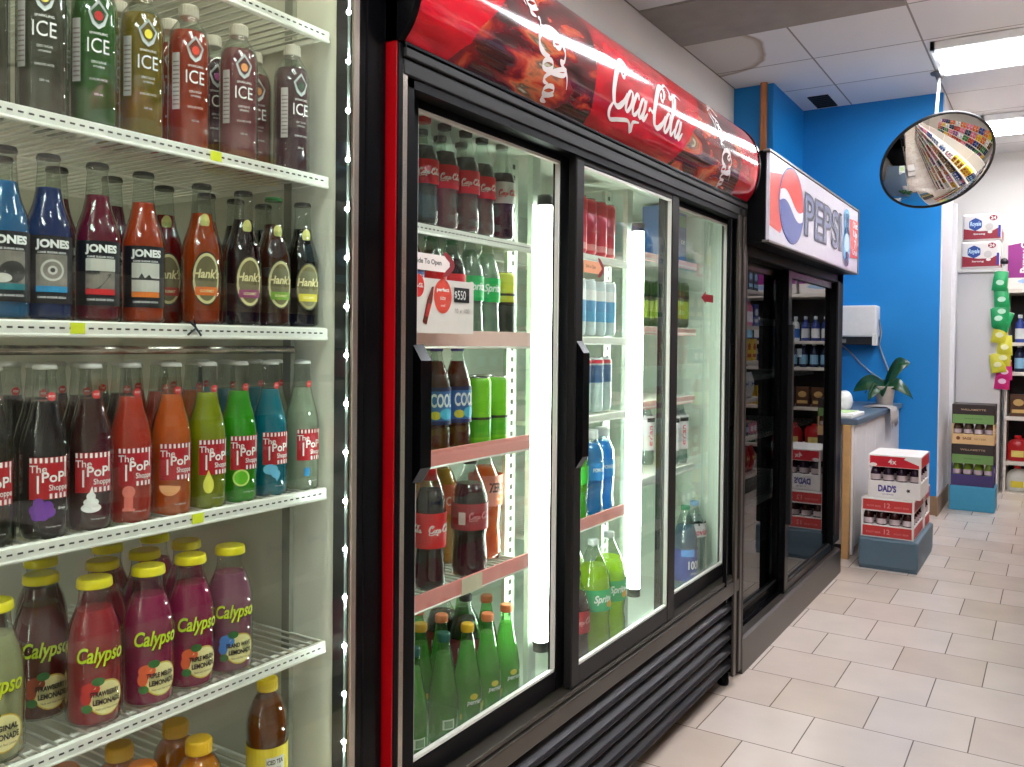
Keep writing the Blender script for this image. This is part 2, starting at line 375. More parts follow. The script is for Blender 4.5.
def screw(root, z, h, r, m, nm='cap'):
    mb = MB(); mb.lathe([(r, 0), (r*1.02, h*.1), (r, h*.85), (r*.9, h)], 20)
    for k in range(20):
        a = 2*PI*k/20; mb.box(-.0004, -.0005, h*.1, .0006, .0005, h*.85, M=Matrix.Translation((r*math.cos(a), r*math.sin(a), 0)) @ Matrix.Rotation(a, 4, 'Z'))
    mb.build(nm, m, root, (0, 0, z))
POP = [(.024, 0), (.0285, .002), (.0305, .008), (.0305, .118), (.0298, .128), (.0262, .146), (.0205, .165), (.0165, .184), (.0145, .205), (.0132, .222), (.0142, .225), (.0142, .231), (.012, .234)]
JON = [(.025, 0), (.029, .002), (.0305, .006), (.0305, .110), (.030, .120), (.0262, .136), (.0195, .156), (.016, .175), (.0142, .20), (.0135, .212), (.0148, .214), (.0148, .220), (.0125, .223)]
ICE = [(.022, .002), (.028, 0), (.0315, .006), (.0315, .155), (.0308, .168), (.027, .184), (.020, .195), (.0145, .202), (.0140, .214)]
CAL = [(.028, 0), (.035, .002), (.0375, .008), (.0375, .105), (.0365, .122), (.032, .142), (.0255, .158), (.0215, .170), (.0205, .180), (.0200, .194)]
def sub(t, z=0, h=.003, m=LETW, x=0, w=None): return ([text(t, h=h, w=w, x=x, y=z)], m)
CREAM = mat('cream_ink', (232, 222, 168), .5); REDINK = mat('red_ink', (178, 22, 30), .45); GREYINK = mat('grey_photo_print', (128, 122, 112), .5, scale=70, var=.5)
STRIPE = mat('clear_print_stripe', (240, 240, 236), .5)
def cm(nm, rgb, **k): return mat(nm, rgb, .45, **k)

def make_pop(col, icon, liqrgb, cl=.0):
    def f():
        t = thing('soda_bottle', '', 'bottle')
        body(POP, .186 if col != 'x' else .186, liquid('soda_'+col, liqrgb, cl), CLEAR, t)
        crown(t, .228, mat('silver_crown', (214, 212, 206), .3, .15))
        d = [([rect(-.021, .062, .017, .104, 8)], cm('popshop_red', (176, 14, 26)))]
        st = [rect(-.021+.0005+i*.0048, .0985, -.021+.0029+i*.0048, .1035, 1) for i in range(8)]+[rect(-.002+i*.0048, .0625, .0004+i*.0048, .0675, 1) for i in range(4)]
        st += [rect(-.0135, .068, -.0115, .086, 1), rect(.0135, .083, .015, .0985, 1)]
        st += [text('The', h=.0075, x=-.0125, y=.0925, bold=.01), text('PoP', h=.0105, x=.002, y=.084, bold=.02), text('Shoppe', h=.008, w=.019, x=.0068, y=.0725, bold=.01)]
        st += [text('Cane Sugar Soda', h=.002, x=.002, y=.034)]
        d.append((st, LETW))
        ic = {'grape': ([ell(-.010+dx, .052+dz, .0055, .0055, 12) for dx, dz in ((0, 0), (.006, .003), (-.006, -.001), (.002, -.006), (-.004, -.006), (.008, -.003), (-.002, .006))], cm('grape_ink', (104, 36, 152))),
              'swirl': ([ell(-.005, .046, .010, .005, 16), ell(-.005, .052, .0075, .0045, 16), ell(-.005, .058, .0045, .0045, 14), poly([(-.0075, .060), (-.002, .060), (-.004, .069)])], LETW),
              'gum': ([ell(-.010, .056, .0068, .0068, 16), rect(-.0145, .038, -.0055, .050, 2), rect(-.0165, .035, -.0035, .038, 2)], cm('gum_ink', (232, 120, 104))),
              'slice': ([ell(-.010, .056, .012, .012, 16, PI*1.0, PI*1.95), ell(-.010, .056, .009, .009, 16, PI*1.05, PI*1.9)], cm('slice_ink', (240, 170, 110))),
              'pineapple': ([ell(-.010, .050, .0062, .010, 16), poly([(-.014, .058), (-.006, .058), (-.010, .068)])], cm('pine_ink', (232, 232, 90))),
              'lime': ([ell(-.008, .052, .0105, .0105, 20)], cm('lime_ink', (206, 240, 120))),
              'bubble': ([ell(-.011, .056, .0095, .0068, 18), ell(-.004, .050, .006, .0055, 14), poly([(-.006, .048), (.001, .046), (-.003, .040)])], cm('bubble_ink', (110, 190, 226))),
              'float': ([rect(-.0115, .041, -.0035, .052, 2)], cm('float_ink', (60, 140, 190)))}[icon]
        d.append(ic)
        if icon == 'lime': d.append(([ell(-.008, .052, .0083, .0083, 20)], cm('lime_flesh', (110, 200, 40))))
        if icon == 'grape': d.append(([text('Grape', h=.003, x=.010, y=.052)], LETW))
        label_part(.0305, scaled(d, 1.32, 0, .078), t)
        label_part(.0166, [([ell(.004, .192, .0062, .0062, 16)], cm('neck_red', (206, 30, 34))), ([text('POP', h=.003, x=.004, y=.192)], LETW)], t, 'neck_label')
        return t
    return f
def make_jones(col, liqrgb, band, pic):
    def f():
        t = thing('soda_bottle', '', 'bottle')
        body(JON, .178, liquid('jones_'+col, liqrgb, .1), CLEAR, t)
        crown(t, .217, mat('black_crown', (22, 22, 24), .25, .3))
        d = [([rect(-.036, .022, .030, .112, 14)], cm('jones_black', (14, 14, 22))),
             ([rect(-.022, .045, .018, .087, 8)], GREYINK),
             ([rect(-.022, .037, .018, .045, 8)], cm('jones_band_'+col, band)),
             ([text('JONES', h=.0145, w=.044, bold=.05, x=-.001, y=.0995), text('CANE SUGAR SODA', h=.0028, w=.036, x=-.002, y=.0895, bold=.02), text('CANE SUGAR SODA', h=.0028, w=.036, x=-.002, y=.030, bold=.02)], LETW)]
        G2 = cm('photo_light', (200, 198, 188)); G1 = cm('photo_dark', (44, 44, 44))
        if pic == 'wheel': d += [([ell(-.002, .066, .0145, .0145, 24)], G2), ([ell(-.002, .066, .0115, .0115, 24)], GREYINK), ([ell(-.002, .066, .006, .006, 20)], G2), ([ell(-.002, .066, .003, .003)], G1)]
        elif pic == 'road': d += [([rect(-.022, .070, .018, .087, 6)], G2), ([poly([(-.022, .045), (-.004, .045), (.012, .066), (.008, .066)]), rect(-.022, .066, -.004, .070, 3)], G1)]
        elif pic == 'field': d += [([rect(-.022, .045, .018, .087, 6)], G2), ([rect(-.022, .062, .018, .065, 6), poly([(-.012, .065), (-.008, .072), (-.004, .065)]), poly([(-.003, .065), (.002, .070), (.006, .065)])], G1)]
        else: d += [([ell(.002, .060, .016, .014, 20)], G1), ([ell(-.010, .052, .011, .006, 16)], G2)]
        label_part(.0305, d, t)
        return t
    return f
def make_hank(col, liqrgb, band, cap=(24, 24, 26)):
    def f():
        t = thing('soda_bottle', '', 'bottle')
        body(JON, .176, liquid('hank_'+col, liqrgb, .1), CLEAR, t)
        crown(t, .217, mat('crown_'+col, cap, .25, .2))
        d = [([ell(0, .072, .0215, .0385, 28)], cm('hank_edge', (52, 46, 30))), ([ell(0, .072, .0198, .0362, 28)], cm('hank_cream_'+col, (214, 206, 150) if col != 'dark' else (150, 140, 90))),
             ([ell(0, .072, .0165, .032, 28)], cm('hank_inner', (112, 104, 70))),
             ([rect(-.0165, .048, .0165, .060, 6)], cm('hank_band_'+col, band)),
             ([poly([(-.021, .068), (.021, .073), (.021, .090), (-.021, .085)])], cm('hank_plate', (34, 32, 24))),
             ([text("Hank's", h=.0135, w=.039, bold=.03, shear=.2, x=0, y=.079)], CREAM), ([text('GOURMET', h=.004, w=.02, x=0, y=.054, bold=.02)], CREAM)]
        label_part(.0305, scaled(d, 1.1, 0, .072), t)
        label_part(.0178, [([ell(0, .163, .008, .012, 16)], cm('hank_neck', (206, 200, 120)))], t, 'neck_label')
        return t
    return f
def make_ice(col, liqrgb, cl, drop):
    def f():
        t = thing('sparkling_water_bottle', '', 'bottle')
        body(ICE, .182, liquid('ice_'+col, liqrgb, cl), CLEARP, t)
        screw(t, .206, .019, .0148, mat('white_cap', (222, 216, 204), .4))
        d = [([poly([(0, .166), (.0125, .150), (.0075, .134), (0, .128), (-.0075, .134), (-.0125, .150)])], cm('drop_silver', (208, 214, 214))),
             ([poly([(0, .161), (.0095, .149), (.005, .138), (0, .134), (-.005, .138), (-.0095, .149)])], cm('drop_dark_'+col, tuple(int(c*.6) for c in liqrgb))),
             ([ell(0, .145, .0052, .0062, 14)], cm('drop_'+col, drop)),
             ([text('SPARKLING', h=.0032, w=.022, y=.1225, bold=.01), text('ICE', h=.0185, w=.027, y=.107, bold=.0), text('ZERO SUGAR', h=.003, w=.018, y=.086), text('VITAMINS', h=.0025, w=.014, y=.080),
               text('SPARKLING WATER', h=.003, w=.022, y=.064), text('503 mL', h=.0028, w=.011, y=.045)], LETW)]
        d.append(([rect(-.034, .060, -.022, .140, 3)], cm('nutrition_white', (196, 190, 184))))
        d.append(([rect(-.033, .066+i*.006, -.023, .068+i*.006, 2) for i in range(11)], cm('nutrition_line', (150, 130, 128))))
        label_part(.0315, scaled(d, 1.08, 0, .1), t)
        return t
    return f
def half_lemon(cx, cz, r): return [([ell(cx, cz, r, r, 24)], cm('lemon_rind', (214, 178, 60))), ([ell(cx, cz, r*.92, r*.92, 24)], cm('lemon_pith', (238, 226, 160)))]
def make_calypso(col, liqrgb, l1, l2, orn, cap=(240, 226, 30)):
    def f():
        t = thing('lemonade_bottle', '', 'bottle')
        body(CAL, .160, liquid('calypso_'+col, liqrgb, .12), CLEAR, t, 24)
        mb = MB(); mb.lathe([(.0235, 0), (.0242, .002), (.0235, .010), (.0225, .0125), (.020, .0135), (.019, .0125)], 32)
        c_ = mb.build('lid', mat('lid_'+str(cap[0]), cap, .3), t, (0, 0, .190))
        ink = cm('calypso_yellow', (236, 224, 76) if col != 'lemon' else (206, 220, 30))
        d = half_lemon(.006, .046, .0205)
        d.append(([ell(-.012, .058, .010, .008, 16), ell(-.017, .048, .006, .008, 14)], cm('orn_'+col, orn)))
        d.append(([ell(-.004, .066, .007, .005, 14), ell(-.016, .036, .006, .005, 14)], cm('leaf_green', (44, 110, 50))))
        d.append(([text('Calypso', h=.024, w=.054, bold=.045, shear=.28, x=0, y=.094)], cm('calypso_shadow', (60, 20, 24))))
        d.append(([text('Calypso', h=.0235, w=.0535, bold=.022, shear=.28, x=-.0003, y=.0945)], ink))
        d.append(([text(l1, h=.0062, w=.034, bold=.04, x=.004, y=.052), text(l2, h=.0066, w=.032, bold=.04, x=.006, y=.0425), text('Made with Real Lemons', h=.0026, w=.026, x=.006, y=.0345)], LETK))
        label_part(.0375, scaled(d, 1.22, 0, .07), t)
        return t
    return f
def make_juice(col, liqrgb, cap):
    P = [(.028, 0), (.033, .004), (.034, .03), (.031, .05), (.030, .06), (.033, .075), (.036, .09), (.0365, .105), (.034, .122), (.026, .136), (.0185, .142), (.0175, .152)]
    def f():
        t = thing('juice_bottle', '', 'bottle')
        body(P, .14, liquid('juice_'+col, liqrgb, 0), CLEARP, t)
        screw(t, .146, .022, .0205, mat('cap_'+col, cap, .4))
        return t
    return f
def make_tea():
    P = [(.028, 0), (.033, .003), (.034, .010), (.034, .095), (.0335, .11), (.036, .125), (.036, .145), (.033, .165), (.025, .185), (.017, .198), (.0155, .206)]
    t = thing('iced_tea_bottle', '', 'bottle')
    body(P, .19, liquid('tea', (150, 74, 20), .1), CLEARP, t)
    screw(t, .202, .020, .0175, mat('yellow_cap', (238, 206, 40), .4))
    label_part(.0352, [([rect(-.10, .02, .10, .112, 28)], cm('tea_yellow', (232, 206, 40))), ([rect(-.012, .062, .022, .096, 6)], cm('tea_panel', (226, 222, 210))),
                       ([text('ICED TEA', h=.008, w=.03, bold=.03, x=.004, y=.088), text('LEMON', h=.006, w=.02, x=.004, y=.076), text('99', h=.012, x=-.03, y=.05, bold=.04)], LETK)], t)
    return t

def ordn(i): return ['first', 'second', 'third', 'fourth', 'fifth', 'sixth', 'seventh', 'eighth', 'ninth', 'tenth', 'eleventh', 'twelfth'][i]
FX = -1.152
def row(mk, items, z, x, desc, wh, group, turn=0.0):
    for i, (k, y, nm) in enumerate(items):
        place(k, mk[k], (x+random.uniform(-.004, .004), y, z), turn-.36+random.uniform(-.12, .12), '%s, %s from left, %s' % (nm, ordn(i), wh), group)
MK = dict(
    ice_grey=make_ice('grey', (120, 118, 100), .35, (230, 220, 90)), ice_green=make_ice('green', (70, 132, 52), .05, (200, 40, 40)),
    ice_yellow=make_ice('yellow', (176, 146, 40), .1, (240, 220, 60)), ice_orange=make_ice('orange', (214, 78, 40), .05, (230, 70, 40)),
    ice_pink=make_ice('pink', (186, 112, 118), .15, (240, 160, 90)), ice_clear=make_ice('plum', (150, 112, 120), .35, (60, 90, 70)), ice_purple=make_ice('purple', (88, 36, 62), .1, (200, 80, 160)),
    j_cyan=make_jones('cyan', (10, 128, 190), (20, 120, 130), 'wave'), j_blue=make_jones('blue', (10, 62, 140), (40, 140, 190), 'wheel'),
    j_red=make_jones('red', (140, 20, 58), (200, 24, 34), 'road'), j_orange=make_jones('orange', (222, 84, 32), (226, 120, 40), 'field'),
    h_orange=make_hank('orange', (206, 84, 26), (226, 110, 30)), h_black=make_hank('black', (48, 20, 30), (150, 60, 110)),
    h_green=make_hank('amber', (88, 44, 20), (120, 170, 40), (20, 110, 50)), h_dark=make_hank('dark', (34, 24, 16), (206, 190, 40)), h_red=make_hank('red', (150, 20, 20), (180, 40, 30)),
    p_green=make_pop('blackgreen', 'float', (16, 30, 18)), p_black=make_pop('black', 'grape', (20, 10, 26)), p_maroon=make_pop('maroon', 'swirl', (70, 12, 22)),
    p_red=make_pop('red', 'gum', (226, 66, 40)), p_orange=make_pop('orange', 'slice', (244, 116, 30)), p_lime=make_pop('yellow', 'pineapple', (176, 184, 24)),
    p_lgreen=make_pop('green', 'lime', (72, 196, 34)), p_cyan=make_pop('cyan', 'bubble', (14, 150, 176)), p_white=make_pop('white', 'float', (206, 214, 192), .25),
    c_straw=make_calypso('straw', (206, 62, 70), 'STRAWBERRY', 'LEMONADE', (196, 50, 36)), c_melon=make_calypso('melon', (196, 44, 110), 'TRIPLE MELON', 'LEMONADE', (226, 96, 50)),
    c_island=make_calypso('island', (190, 120, 150), 'ISLAND WAVE', 'LEMONADE', (60, 130, 200)), c_dark=make_calypso('dark', (128, 24, 28), 'STRAWBERRY', 'LEMONADE', (150, 60, 30)),
    c_lemon=make_calypso('lemon', (206, 204, 160), 'ORIGINAL', 'LEMONADE', (226, 216, 60)),
    o1=make_juice('orange', (226, 140, 20), (232, 130, 40)), o2=make_juice('yellow', (240, 150, 16), (240, 190, 40)), tea=make_tea)
Z1, Z2, Z3, Z4, Z5 = 1.551, 1.279, .985, .712, .445
I1, I2, I3, I4 = .0, .0, .0, .0
row(MK, [('ice_grey', .560, 'clear grey sparkling water'), ('ice_grey', .635, 'smoky clear sparkling water'), ('ice_green', .708, 'green sparkling water'), ('ice_yellow', .786, 'golden yellow sparkling water'), ('ice_orange', .868, 'orange red sparkling water'),
         ('ice_pink', .965, 'pink sparkling water'), ('ice_clear', 1.080, 'pale plum sparkling water')], Z1, FX, '', 'front row, top shelf of near cooler', 'sparkling waters on the top shelf', .05)
row(MK, [('ice_grey', .60, 'clear sparkling water'), ('ice_green', .70, 'green sparkling water'), ('ice_yellow', .80, 'yellow sparkling water'), ('ice_orange', .89, 'orange sparkling water'), ('ice_purple', .975, 'dark purple sparkling water'), ('ice_pink', 1.07, 'pink sparkling water')],
    Z1, FX-.085, '', 'second row, top shelf of near cooler', 'sparkling waters on the top shelf')
row(MK, [('j_cyan', .588, 'bright blue soda with sea label'), ('j_blue', .646, 'dark blue soda with wheel label'), ('j_red', .714, 'dark red soda with road label'), ('j_orange', .787, 'orange soda with field label'),
         ('h_orange', .893, 'amber orange soda with oval label'), ('h_black', .972, 'dark purple soda with oval label'), ('h_green', 1.04, 'brown soda with green cap'), ('h_dark', 1.107, 'black soda with gold oval label')], Z2, FX, '', 'front row, second shelf of near cooler', 'craft sodas on the second shelf', .05)
row(MK, [('j_cyan', .62, 'blue soda'), ('j_red', .70, 'red soda'), ('j_red', .785, 'red soda'), ('h_red', .875, 'deep red soda with oval label'), ('h_orange', .955, 'amber soda'), ('h_black', 1.02, 'dark soda'), ('h_dark', 1.085, 'black soda')], Z2, FX-.075, '', 'row behind, second shelf of near cooler', 'craft sodas on the second shelf')
row(MK, [('p_green', .570, 'nearly black green soda'), ('p_black', .639, 'black grape soda'), ('p_maroon', .703, 'dark maroon soda'), ('p_red', .766, 'red orange soda'), ('p_orange', .836, 'orange soda with slice icon'), ('p_lime', .900, 'yellow pineapple soda'),
         ('p_lgreen', .966, 'bright green lime soda'), ('p_cyan', 1.036, 'turquoise blue soda'), ('p_white', 1.107, 'cloudy white soda')], Z3, FX, '', 'front row, third shelf of near cooler', 'bright sodas on the third shelf', .1)
for rr_, xo in (('second', -.07), ('third', -.14)):
    row(MK, [('p_green', .60, 'black green soda'), ('p_black', .668, 'black soda'), ('p_maroon', .735, 'maroon soda'), ('p_maroon', .80, 'dark red soda'), ('p_red', .867, 'red soda'), ('p_orange', .932, 'orange soda'), ('p_cyan', .998, 'turquoise soda'), ('p_cyan', 1.064, 'blue soda'), ('p_white', 1.106, 'white soda')][:(9 if xo > -.1 else 7)],
        Z3, FX+xo, '', '%s row, third shelf of near cooler' % rr_, 'bright sodas on the third shelf', .1)
row(MK, [('c_lemon', .575, 'pale lemonade bottle'), ('c_straw', .712, 'strawberry red lemonade'), ('c_melon', .795, 'magenta melon lemonade'), ('c_melon', .872, 'magenta melon lemonade'), ('c_island', .948, 'pale pink lemonade with blue label')], Z4, FX, '', 'front row, fourth shelf of near cooler', 'lemonades on the fourth shelf', .05)
row(MK, [('c_dark', .680, 'deep red lemonade'), ('c_straw', .775, 'red lemonade'), ('c_melon', .850, 'magenta lemonade'), ('c_melon', .930, 'magenta lemonade')], Z4, FX-.085, '', 'second row, fourth shelf of near cooler', 'lemonades on the fourth shelf')
row(MK, [('c_dark', .640, 'deep red lemonade'), ('c_dark', .730, 'deep red lemonade'), ('c_straw', .84, 'red lemonade'), ('c_melon', .93, 'magenta lemonade')], Z4, FX-.17, '', 'third row, fourth shelf of near cooler', 'lemonades on the fourth shelf')
row(MK, [('o1', .790, 'orange juice with orange cap'), ('o2', .892, 'orange juice with yellow cap'), ('tea', 1.03, 'brown iced tea with yellow label')], Z5, FX, '', 'front row, bottom shelf of near cooler', 'juices on the bottom shelf')
row(MK, [('o1', .72, 'amber juice'), ('o2', .81, 'amber juice'), ('o2', .91, 'amber juice')], Z5, FX-.09, '', 'back row, bottom shelf of near cooler', 'juices on the bottom shelf')

# ------------------------------------------------------------------ near cooler (left)
NC = (-1.4, .5, 0)
t = thing('beverage_cooler', 'black framed glass door cooler nearest the camera, full of colourful sodas', 'cooler', NC)
mb = MB()
mb.box(-1.80, -.15, .02, -1.74, 1.148, 2.05); mb.box(-1.80, -.15, 1.98, -.99, 1.148, 2.08); mb.box(-1.80, -.15, .0, -.99, 1.148, .30)
mb.box(-1.80, -.21, .0, -.99, -.15, 2.08); mb.box(-1.74, 1.142, .3, -1.10, 1.148, 1.98)
mb.build('cabinet', BLACK, t, org=NC)
mb = MB(); mb.box(-1.74, -.15, .3, -1.735, 1.142, 1.98); mb.box(-1.735, 1.137, .3, -1.10, 1.142, 1.98); mb.box(-1.735, -.15, .3, -1.06, 1.137, .305); mb.box(-1.735, -.15, 1.975, -1.06, 1.137, 1.98)
mb.build('inner_liner', LINER, t, org=NC)
mb = MB()
for y in (1.125, ): 
    mb.box(-1.22, y, .31, -1.20, y+.011, 1.97)
mb.build('shelf_upright', mat('grey_upright', (150, 150, 138), .4, .3), t, org=NC)
def wire_shelf(root, org, y0, y1, x0, x1, z, pitch=.021, rail=WIRE, slots=True, stickers=(), name='wire_shelf', railh=.021, rmat2=SLOT, lift=0):
    mb = MB(); n = int((y1-y0)/pitch)
    for i in range(n+1):
        y = y0+.004+(y1-y0-.008)*i/n; mb.tube([(x0, y, z-.003), (x1-.004, y, z-.003)], .0022, 6)
    for x in (x0+.02, (x0+x1)/2, x1-.03): mb.tube([(x, y0, z-.008), (x, y1, z-.008)], .003, 6)
    mb.tube([(x1-.003, y0, z-.004), (x1-.003, y1, z-.004)], .0035, 8); mb.tube([(x1+.001, y0, z-.020), (x1+.001, y1, z-.020)], .003, 8)
    mb.box(x0, y0-.002, z-.014, x1, y0+.002, z-.002); mb.box(x0, y1-.002, z-.014, x1, y1+.002, z-.002)
    s = mb.build(name, WIRE, root, org=org)
    m2 = MB(); m2.box(x1-.001, y0, z-railh+.001+lift, x1+.003, y1, z-.002+lift, 0, bev=.001)
    if slots:
        k = int((y1-y0)/.0135)
        for i in range(k):
            y = y0+.006+i*.0135; m2.box(x1+.003, y, z-railh*.56, x1+.0034, y+.007, z-railh*.44, 1)
    m2.build('shelf_rail', [rail, rmat2], s)
    s.children[0].location = (0, 0, 0)
    # rail geometry is local to the shelf, whose origin is the cooler's
    for v in s.children[0].data.vertices: v.co -= Vector(org)
    for (ya, yb) in stickers:
        m3 = MB(); m3.box(x1+.0034, ya, z-railh*.85, x1+.0042, yb, z-railh*.15); m3.build('price_sticker', YEL, s, org=org)
    return s
SH = [(1.551, [(.873, .893)]), (1.279, [(.650, .670)]), (.991, [(.842, .862)]), (.712, []), (1.81, []), (.445, [])]
for z, st in SH: wire_shelf(t, NC, -.14, 1.128, -1.70, -1.112, z, stickers=st)
# door: frame, pane, light strip
mb = MB(); mb.box(-1.012, 1.094, .16, -.99, 1.146, 2.0, bev=.004); mb.box(-1.04, -.15, .16, -.99, 1.097, .24, bev=.004); mb.box(-1.04, -.15, 1.93, -.99, 1.097, 2.0, bev=.004); mb.box(-1.04, -.15, .24, -.99, -.08, 1.93, bev=.004)
d = mb.build('door', BLACKG, t, org=NC)
MB().box(-.998, 1.066, .24, -.991, 1.080, 1.93, bev=.002).build('silver_trim', STEEL, d, org=NC)
MB().box(-1.004, 1.080, .24, -.992, 1.096, 1.93, bev=.002).build('black_trim', BLACKG, d, org=NC)
MB().box(-.999, -.08, .24, -.994, 1.068, 1.93).build('glass_pane', PANE, d, org=NC)
mb = MB(); mb.box(-1.098, 1.134, .3, -1.045, 1.141, 1.96)
mb.build('door_jamb', mat('dark_jamb', (30, 30, 32), .3), t, org=NC)
MB().tube([(-1.060, 1.1265, .32), (-1.060, 1.1265, 1.95)], .003, 10).build('light_strip', mat('light_strip_body', (150, 160, 156), .2), t, org=NC)
LED = emis('led_light', (236, 250, 244), 220)
for i in range(19):
    m3 = MB(); z = .37+i*.086; m3.lathe([(.0008, -.004), (.0036, -.002), (.0036, .002), (.0008, .004)], 10); m3.build('led', LED, t, (-1.058-NC[0], 1.1225-NC[1], z))
CLAMP_FILL = emis('cooler_lamp_and_fill', (250, 250, 232), 14)
MB().tube([(-1.062, -.08, 1.955), (-1.062, 1.08, 1.955)], .012, 12).build('lamp_tube', CLAMP_FILL, t, org=NC)  # unseen header tube, added to light the bottles from the front and above
MB().tube([(-1.055, -.115, .36), (-1.055, -.115, 1.90)], .012, 12).build('lamp_tube', CLAMP_FILL, t, org=NC)
MB().tube([(-1.20, -.13, 1.238), (-1.20, 1.13, 1.238)], .007, 10).build('cross_bar', STEEL, t, org=NC)
# black cable tie on the second shelf rail
mb = MB(); y = .843
mb.tube([(-1.106, y-.001, 1.285), (-1.104, y+.001, 1.272), (-1.106, y-.012, 1.262)], .0016, 6); mb.tube([(-1.106, y-.010, 1.283), (-1.104, y, 1.274), (-1.106, y+.012, 1.261)], .0016, 6)
tag(mb.build('cable_tie', LETK), 'black cable tie knotted on the second shelf rail of the near cooler', 'cable tie')

# ------------------------------------------------------------------ three door sliding cooler with red canopy
CC = (-1.4, 1.16, 0)
t = thing('beverage_cooler', 'three-door sliding glass cooler with curved red canopy', 'cooler', CC)
mb = MB(); Y0, Y1 = 1.152, 3.135
mb.box(-1.80, Y0, .05, -1.73, Y1, 2.06); mb.box(-1.80, Y0+.004, 1.74, -1.04, Y1, 2.06); mb.box(-1.73, Y0+.004, .05, -1.02, Y1, .33)
mb.box(-1.73, Y1-.07, .33, -1.0, Y1, 1.74)
mb.box(-1.02, Y0+.004, 1.705, -.972, Y1, 1.78)
mb.build('cabinet', BLACK, t, org=CC)
mb = MB(); mb.box(-1.80, Y0-.002, .05, -.972, Y0+.03, 2.0); mb.build('red_side_panel', RED, t, org=CC)
mb = MB(); mb.box(-1.73, Y0+.03, .33, -1.715, Y1-.07, 1.74); mb.box(-1.715, Y0+.03, .33, -1.06, Y0+.04, 1.74); mb.box(-1.715, Y1-.075, .33, -1.03, Y1-.068, 1.74)
mb.box(-1.715, Y0+.04, .33, -1.04, Y1-.075, .362); mb.box(-1.715, Y0+.04, 1.73, -1.04, Y1-.075, 1.74)
mb.build('inner_liner', LINERW, t, org=CC)
# front frame
mb = MB(); mb.box(-.99, Y0+.001, .05, -.97, 1.166, 1.776, bev=.002); mb.box(-.985, 1.178, .05, -.972, 1.20, 1.776)
mb.box(-1.04, 3.085, .05, -.975, 3.135, 1.78); mb.box(-.985, 2.965, .34, -.972, 2.975, 1.70)
mb.box(-1.06, 1.2, .335, -1.03, 3.09, .40)
f = mb.build('front_frame', BLACK, t, org=CC)
MB().box(-.984, 1.166, .07, -.9695, 1.178, 1.74).build('steel_strip', STEEL, f, org=CC)
mb = MB(); mb.box(-.978, 3.045, .05, -.968, 3.075, 1.76, bev=.003); mb.box(-.978, 3.105, .05, -.968, 3.135, 1.76, bev=.003); mb.build('right_stile', BROWNG, f, org=CC)
mb = MB(); mb.box(-1.03, 1.166, 1.722, -.968, 3.13, 1.750, bev=.003); mb.box(-1.03, 1.166, 1.752, -.964, 3.13, 1.776, bev=.003); mb.build('upper_rail', DGREY, f, org=CC)
mb = MB(); mb.box(-1.03, 1.178, .352, -.970, 3.12, .396, bev=.003); mb.box(-1.03, 1.178, .400, -.976, 3.12, .411, bev=.003); mb.build('lower_rail', BROWNG, f, org=CC)
# louvred grille, five slanted slats
g = MB().box(-1.06, 1.17, .06, -1.03, 3.10, .345).build('grille', BLACKG, t, org=CC)
for i in range(5):
    z = .095+i*.053; mb = MB()
    mb.prism([(-1.030, z+.030), (-.985, z-.008), (-.978, z-.012), (-.974, z-.006), (-.980, z+.002), (-1.026, z+.040)], lambda u, v, s: (u, 1.19 if s == 0 else 3.075, v))
    mb.build('slat', mat('slat_dark_grey', (36, 34, 38), .35, .3), g, org=CC)
for y in (1.25, 3.09): MB().lathe([(.02, 0), (.022, .01), (.018, .05)], 14).build('foot', BLACK, t, (-1.02-CC[0], y-CC[1], .0))
def door(y0, y1, gy0, gy1, x, fm, name, trim=True):
    mb = MB(); a, b = .416, 1.716; za, zb = .462, 1.690
    mb.box(x-.018, y0, a, x+.005, gy0, b, bev=.003); mb.box(x-.018, gy1, a, x+.005, y1, b, bev=.003)
    mb.box(x-.018, gy0, a, x+.004, gy1, za, bev=.002); mb.box(x-.018, gy0, zb, x+.004, gy1, b, bev=.002)
    d = mb.build('door', fm, t, org=CC)
    MB().box(x-.014, gy0-.004, za-.004, x-.009, gy1+.004, zb+.004).build('glass_pane', PANE, d, org=CC)
    mb = MB(); q = .006
    mb.box(x-.008, gy0, za, x+.002, gy0+q*.4, zb); mb.box(x-.008, gy1-q, za, x+.002, gy1, zb); mb.box(x-.008, gy0, za, x+.002, gy1, za+q); mb.box(x-.008, gy0, zb-q, x+.002, gy1, zb)
    mb.build('pane_trim', mat('pale_pane_trim', (206, 206, 196), .3), d, org=CC)
    return d
d1 = door(1.20, 1.885, 1.258, 1.80, -1.012, BLACK, 'left')
d2 = door(1.826, 2.49, 1.866, 2.435, -.983, DGREY, 'middle')
d3 = door(2.45, 3.085, 2.51, 3.035, -1.012, BLACK, 'right')
def handle(d, y, z0, z1, x):
    mb = MB(); mb.prism([(x, z0), (x+.020, z0+.03), (x+.020, z1-.03), (x, z1)], lambda u, v, s: (u, y-.016 if s == 0 else y+.016, v)); mb.build('handle', BLACKG, d, org=CC)
handle(d1, 1.262, .99, 1.25, -1.008); handle(d2, 1.850, .95, 1.262, -.979); handle(d3, 3.045, .93, 1.275, -1.006)
TUBEC = emis('cooler_tube', (246, 255, 244), 24)
for (x, y) in ((-1.092, 1.872), (-1.092, 2.440)):
    mb = MB(); mb.tube([(x, y, .50), (x, y, 1.60)], .019, 16); l = mb.build('lamp_tube', TUBEC, t, org=CC)
    mb = MB(); mb.tube([(x, y, .475), (x, y, .50)], .020, 16); mb.tube([(x, y, 1.60), (x, y, 1.625)], .020, 16); mb.build('tube_socket', mat('socket_grey', (70, 70, 70), .4), l, org=CC)
    mb = MB(); mb.box(x-.045, y-.012, .342, x-.030, y+.025, 1.73); mb.build('mullion', LINERW, t, org=CC)
